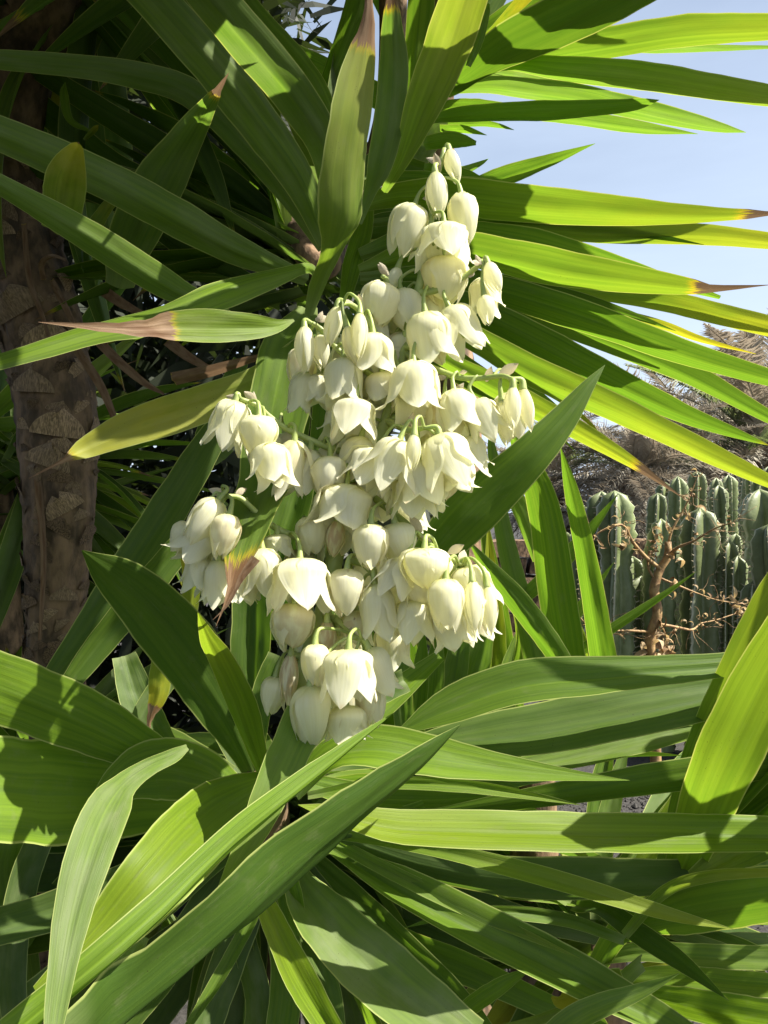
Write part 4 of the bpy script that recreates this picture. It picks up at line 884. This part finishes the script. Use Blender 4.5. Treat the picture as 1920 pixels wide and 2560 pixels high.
# ------------------------------------------------------------------ flower cluster (belongs to the foreground yucca)
def petal_mesh(kind, inner, seed):
    rs = random.Random(seed); n, nu = 17, 9; V, Fc, U = [], [], []
    W = {'bud': .29, 'closed': .45, 'open': .43, 'wide': .41}[kind]*(1.0 if not inner else .92)
    curl = rs.uniform(-.06, .07); tw = rs.uniform(-.7, .7); c2 = rs.uniform(.0, 1.0); tf = rs.uniform(.7, 1.3)
    for i in range(n):
        t = i/(n-1)
        if kind == 'bud':
            r = .5*max(0, math.sin(math.pi*min(1, t**.85*.96+.02)))**.75; z = -t
        elif kind == 'closed':
            r = .5*(max(0, math.sin(math.pi*.5*min(1, t/.34)))**.62)*(1-.72*max(0, (t-.42)/.58)**2.0); z = -(t**1.12)*.98
        elif kind == 'open':
            r = .47*(math.sin(math.pi*.5*min(1, t/.36))**.62)+(.0 if t < .45 else (.02*(t-.45)/.55*tf+(.10*tf*((t-.75)/.25)**2 if t > .75 else 0)))-.05*math.sin(math.pi*max(0, (t-.45)/.55)); z = -(t**1.1)*(1-.05*max(0, t-.8)*5)
        else:
            r = .46*(math.sin(math.pi*.5*min(1, t/.34))**.6)+(0 if t < .4 else .13*tf*((t-.4)/.6)**1.6); z = -(t**1.15)*(.96)
        if inner: r *= .90; z *= .95
        ts = t**.8
        hw = W*max(0, math.sin(math.pi*min(1, t**.66)))**.66*(1+.05*math.sin(t*9+seed))
        hw = max(hw, .012)
        for k in range(nu):
            s = -1+2*k/(nu-1); y = s*hw
            x = r-(y*y)/(2*max(.22, r*.8))*(.9 if kind != 'wide' else .6)
            x += .016*math.cos(s*11+seed)*(math.sin(math.pi*t))-.010*math.exp(-(s/.2)**2)*math.sin(math.pi*t)
            x += .03*abs(s)**3*math.sin(t*13+seed*2+s)*(.4 if kind == 'bud' else 1)
            x += curl*t*t; yy = y+tw*t*t*(.12)
            zz = z+.03*s*math.sin(t*4)*c2
            V.append((x, yy, zz)); U.append((k/(nu-1), t))
        if i:
            for k in range(nu-1):
                a = (i-1)*nu+k; Fc.append((a, a+1, a+1+nu, a+nu))
    return mesh('petal', V, Fc, M_petal, U)
PM = {k: ([petal_mesh(k, False, s) for s in range(6)], [petal_mesh(k, True, s+20) for s in range(4)]) for k in ('bud', 'closed', 'open', 'wide')}
def pistil_mesh():
    b = MB(); b.add(*tube([Vector((0, 0, -.02)), Vector((0, 0, -.3)), Vector((0, 0, -.62))], [.09, .085, .03], 8, n=10)); 
    for k in range(6):
        a = k*math.pi/3; b.add(*tube([Vector((.08*math.cos(a), .08*math.sin(a), -.05)), Vector((.16*math.cos(a), .16*math.sin(a), -.3)), Vector((.24*math.cos(a), .24*math.sin(a), -.42))], [.03, .028, .035], 5, n=6))
    return mesh('pistil', b.v, b.f, M_stalk, b.u)
PIST = pistil_mesh()

root = LO.o; off = LO.loc
def dz(y): return .86-(y-380)/1500*.10
axis = [(1112, 372), (1095, 430), (1078, 540), (1052, 700), (1030, 780), (1008, 880), (975, 1020), (922, 1160), (880, 1260), (850, 1350), (810, 1520), (770, 1650), (735, 1800), (690, 1950)]
net = []      # points flowers may hang from
def stalk(pts, r0, r1, name, parent, dd=(0, 0), sides=10):
    n = len(pts); P = [at(x, y, dz(y)+dd[0]+(dd[1]-dd[0])*i/(n-1)) for i, (x, y) in enumerate(pts)]
    b = MB(); b.add(*tube(P, [r0+(r1-r0)*i/(n-1) for i in range(n)], sides, n=n*6)); o = b.build(name, M_stalk, parent, off=off)
    q = cr([tuple(p) for p in P], n*5); net.extend(Vector(a) for a in q)
    return o
axo = stalk(axis[::-1], .0105, .0028, 'flower_stalk', root)
br = [([(1040, 735), (1100, 722), (1160, 692), (1195, 665), (1212, 655)], -.02), ([(1008, 880), (1050, 905), (1094, 925), (1150, 944), (1205, 945), (1258, 940), (1290, 955)], -.06),
      ([(985, 1000), (930, 940), (851, 880), (800, 820), (780, 808)], -.03), ([(1000, 930), (950, 850), (905, 785), (875, 760), (850, 762)], -.05),
      ([(930, 1140), (851, 1128), (797, 1109), (722, 1075), (672, 1040), (646, 1015), (601, 997)], -.05), ([(892, 1213), (944, 1251), (1026, 1318), (1075, 1362), (1103, 1383), (1157, 1414)], -.05),
      ([(856, 1344), (775, 1348), (720, 1335), (679, 1313), (640, 1280), (601, 1245), (560, 1240)], -.04), ([(796, 1537), (841, 1549), (879, 1587), (905, 1600)], -.05),
      ([(871, 1400), (910, 1412), (940, 1450)], -.03), ([(963, 1049), (1019, 1075), (1060, 1070)], -.07), ([(1010, 870), (1050, 860), (1062, 800)], -.04), ([(1030, 780), (980, 740), (965, 700), (955, 690)], -.02),
      ([(960, 1060), (1060, 1010), (1140, 985), (1180, 990)], -.03), ([(770, 1650), (740, 1640), (700, 1680)], .01), ([(790, 1580), (860, 1660), (910, 1690)], .02)]
for pts, d1 in br: stalk(pts, .0042, .0022, 'side_branch', axo, (0, d1), 8)
R3 = random.Random(12)
K = {'b': 'bud', 'c': 'closed', 'o': 'open', 'w': 'wide'}
# x, y of the attachment, width, length, tilt (deg, + = right), type, depth offset (cm, - = nearer)
FL = """1122 374 40 94 12 b 0;1088 428 54 118 3 b -1;1152 484 74 128 5 c -1;1038 512 88 132 -13 c 0;1110 562 124 118 0 w -3;1108 642 122 124 2 c 0;1218 656 44 84 18 b -2;1210 737 46 77 8 b -2;
995 668 38 62 -15 b 1;962 712 104 112 -14 c -1;1002 725 86 108 12 c 0;1062 778 116 148 8 o -3;1122 766 104 134 26 w -1;845 765 42 104 -12 b -4;762 815 50 124 0 b -3;798 836 46 92 8 b -2;
866 812 42 108 14 b -5;900 780 42 120 -1 b -6;932 832 100 118 4 o -4;765 930 66 112 -12 o 0;800 935 78 92 0 o 0;860 895 94 134 0 o -3;955 930 88 84 0 o -2;1035 905 114 162 5 o -4;1000 930 74 98 15 o -2;
890 1000 114 118 -6 w -4;1135 975 98 128 8 o -4;1186 1000 92 122 26 w -4;1254 998 50 110 8 b -4;1282 965 42 104 0 b -6;1306 965 38 110 9 b -5;1036 1082 37 97 -2 b -9;1000 1100 112 152 -14 w -6;1096 1084 126 154 16 w -7;
1050 1150 112 134 0 o -5;1036 1195 108 112 -4 w -4;944 1126 122 128 -20 w -4;905 1090 94 132 -10 o -2;825 1142 88 112 0 c -3;776 1122 76 132 -6 o -2;868 1212 134 134 -6 o -4;1180 1090 62 98 2 o -3;1130 1160 84 84 10 o -4;1112 1000 92 112 0 c -2;
590 1000 96 138 -14 w -5;648 1040 98 102 2 c -7;672 1110 100 112 10 o -7;736 1098 62 166 -6 o -4;548 1248 76 130 -36 c -6;574 1285 76 112 -12 c -7;490 1322 84 78 -48 c -4;522 1318 92 116 -30 o -5;506 1388 72 98 -12 o -4;545 1398 64 122 -2 o -5;580 1420 82 92 6 o -4;
692 1335 72 72 4 w -2;655 1370 92 134 9 o -4;622 1410 72 102 -6 o -3;750 1394 150 140 0 w -6;736 1508 112 114 -6 c -4;928 1308 90 110 0 c -6;986 1306 88 104 10 c -4;780 1290 84 100 0 c -2;868 1420 92 120 -3 c -5;936 1458 92 144 8 o -5;
1062 1370 120 104 0 c -7;1008 1400 96 114 -26 w -5;1045 1435 112 82 0 c -4;1115 1445 92 134 0 c -8;1168 1415 108 122 14 w -5;1180 1448 46 124 2 b -8;1216 1460 46 122 4 b -7;1040 1500 98 118 -8 w -4;1112 1520 92 108 12 o -4;1164 1520 42 98 4 o -3;890 1525 78 94 5 o -2;
788 1608 70 110 0 c -6;872 1622 134 144 0 w -8;920 1620 92 124 20 o -5;776 1712 98 154 0 c -6;690 1690 68 98 -8 c -2;865 1762 108 94 4 o -4;925 1700 74 114 2 c -3;818 1552 50 92 -4 b -3 wilt;728 1632 48 136 -4 b -3 wilt;905 1200 96 110 4 o 0;860 1000 80 110 -10 o 1;1000 830 84 104 0 c 1;1060 1000 96 116 0 o 0;820 1410 80 96 0 c 1;960 1230 80 80 0 o 1;845 1300 50 90 -10 b -3 wilt""".replace('\n', '').split(';')
base_fl = [tuple(map(float, q.split()[:2])) for q in FL]; extra_fl = []
while len(extra_fl) < 46:                       # flowers deeper inside the panicle
    a, c = R3.choice(base_fl), R3.choice(base_fl); dd = math.hypot(a[0]-c[0], a[1]-c[1])
    if not 55 < dd < 170: continue
    x, y = (a[0]+c[0])/2, (a[1]+c[1])/2
    if min([math.hypot(x-e[0], y-e[1]) for e in extra_fl]+[99]) < 36 or y < 640: continue
    extra_fl.append((x, y)); FL.append('%d %d %d %d %d %s %d' % (x, y, R3.uniform(66, 90), R3.uniform(96, 124), R3.uniform(-16, 16), R3.choice('oocwc'), R3.choice((1, 2, 3))))
for k, s in enumerate(FL):
    a = s.split(); x, y, wd, ln, tilt = map(float, a[:5]); typ = K[a[5]]; do = float(a[6])/100; wilt = len(a) > 7
    d = dz(y)+do; P = at(x, y, d); W_ = wd*d/F*(1.02 if typ == 'bud' else 1.0); Ln = ln*d/F*1.05
    f = empty('flower', P-off, root)
    lean = R.uniform(-.25, .05)
    f.rotation_euler = (Matrix.Rotation(-rad(tilt), 3, 'Y') @ Matrix.Rotation(lean, 3, 'X')).to_euler()
    # towards viewer lean shortens a little; keep
    if typ == 'wide': W_ *= .94
    a0 = R.uniform(0, math.pi/3); green = (.5 if typ == 'bud' and R.random() < .5 else 0.1)
    for j in range(6):
        inner = j % 2; me = R.choice(PM[typ][inner]); p = link('petal', me, f, col=(1.0 if wilt else (R.uniform(.3, .8) if R.random() < .08 else 0), min(1, green+R.uniform(0, .35)), 0))
        extra = R.uniform(-.03, .05) if typ in ('bud', 'closed') else (R.uniform(-.05, .16) if R.random() < .88 else R.uniform(.18, .4))
        if typ == 'closed' and R.random() < .10: extra = R.uniform(.15, .35)
        m = Matrix.Diagonal((W_, W_, Ln, 1)) @ Matrix.Rotation(a0+j*math.pi/3, 4, 'Z') @ Matrix.Rotation(-extra*.7, 4, 'Y') @ Matrix.Diagonal((1, 1, R.uniform(.93, 1.05), 1))
        p.matrix_local = m
    if typ in ('open', 'wide'):
        q = link('pistil', PIST, f); q.matrix_local = Matrix.Diagonal((W_, W_, Ln, 1))
    # pedicel: from nearest point of the stalks, arching over to the flower
    c = min(net, key=lambda n_: (n_-P-Vector((0, 0, .02))).length+(0.05 if n_.z < P.z-.01 else 0))
    up = R.uniform(.006, .014); Ax = f.rotation_euler.to_matrix() @ Vector((0, 0, 1))
    b = MB(); inv = f.rotation_euler.to_matrix().inverted()
    mid1 = c.lerp(P, .35)+Vector((0, 0, up)); mid2 = P+Ax*(.012)+(c-P)*.12
    if (c-P).length > .14: c = P+(c-P).normalized()*.14
    pts = [c, mid1, mid2, P+Ax*.003, P-Ax*.004] if (c-P).length > .02 else [c, P+Ax*.006, P-Ax*.004]
    b.add(*tube([inv @ (p-P) for p in pts], [.0017, .0016, .0019, .0030, .0042][-len(pts):], 6, n=16)); b.build('pedicel', M_stalk, f)
# papery bracts at the joints
def bract_mesh(seed):
    rs = random.Random(seed); V, Fc = [], []; n = 6
    for i in range(n):
        t = i/(n-1); w_ = .25*math.sin(math.pi*(t*.9+.08)); 
        for k in (-1, 0, 1): V.append((k*w_, .3*t*t*(1 if seed % 2 else -1)+.08*abs(k), t))
        if i:
            for k in (0, 1): a = (i-1)*3+k; Fc.append((a, a+1, a+4, a+3))
    return mesh('bract', V, Fc, M_bract)
BM = [bract_mesh(i) for i in range(4)]
for (x, y, s) in [(1110, 378, .016), (1095, 384, .014), (1122, 392, .018), (1130, 470, .018), (1020, 655, .016), (1002, 660, .014), (1190, 660, .012), (1196, 668, .012), (1262, 925, .022), (1225, 975, .016), (1148, 930, .01), (788, 796, .016), (795, 805, .012), (884, 756, .014), (900, 762, .012), (1030, 1060, .014), (1050, 1062, .016), (1058, 1325, .020), (1080, 1358, .012), (1139, 1370, .018), (1176, 1402, .018), (645, 985, .018), (586, 990, .014), (625, 1000, .012), (566, 1235, .018), (590, 1232, .014), (683, 1298, .014), (775, 1345, .01), (890, 1580, .014), (860, 1600, .012), (895, 1600, .016), (790, 1535, .010), (1130, 1000, .016), (1108, 955, .012), (940, 860, .012), (1210, 730, .012)]:
    o = link('bract', R.choice(BM), axo); P = at(x, y, dz(y)-.03); c = min(net, key=lambda n_: (n_-P).length); P = c+(P-c)*min(1, .005/max(1e-6, (P-c).length))
    o.matrix_local = Matrix.Translation(P-off) @ Matrix.Rotation(R.uniform(-1.6, 1.6), 4, 'Y') @ Matrix.Rotation(R.uniform(-.6, .6), 4, 'X') @ Matrix.Scale(s, 4)
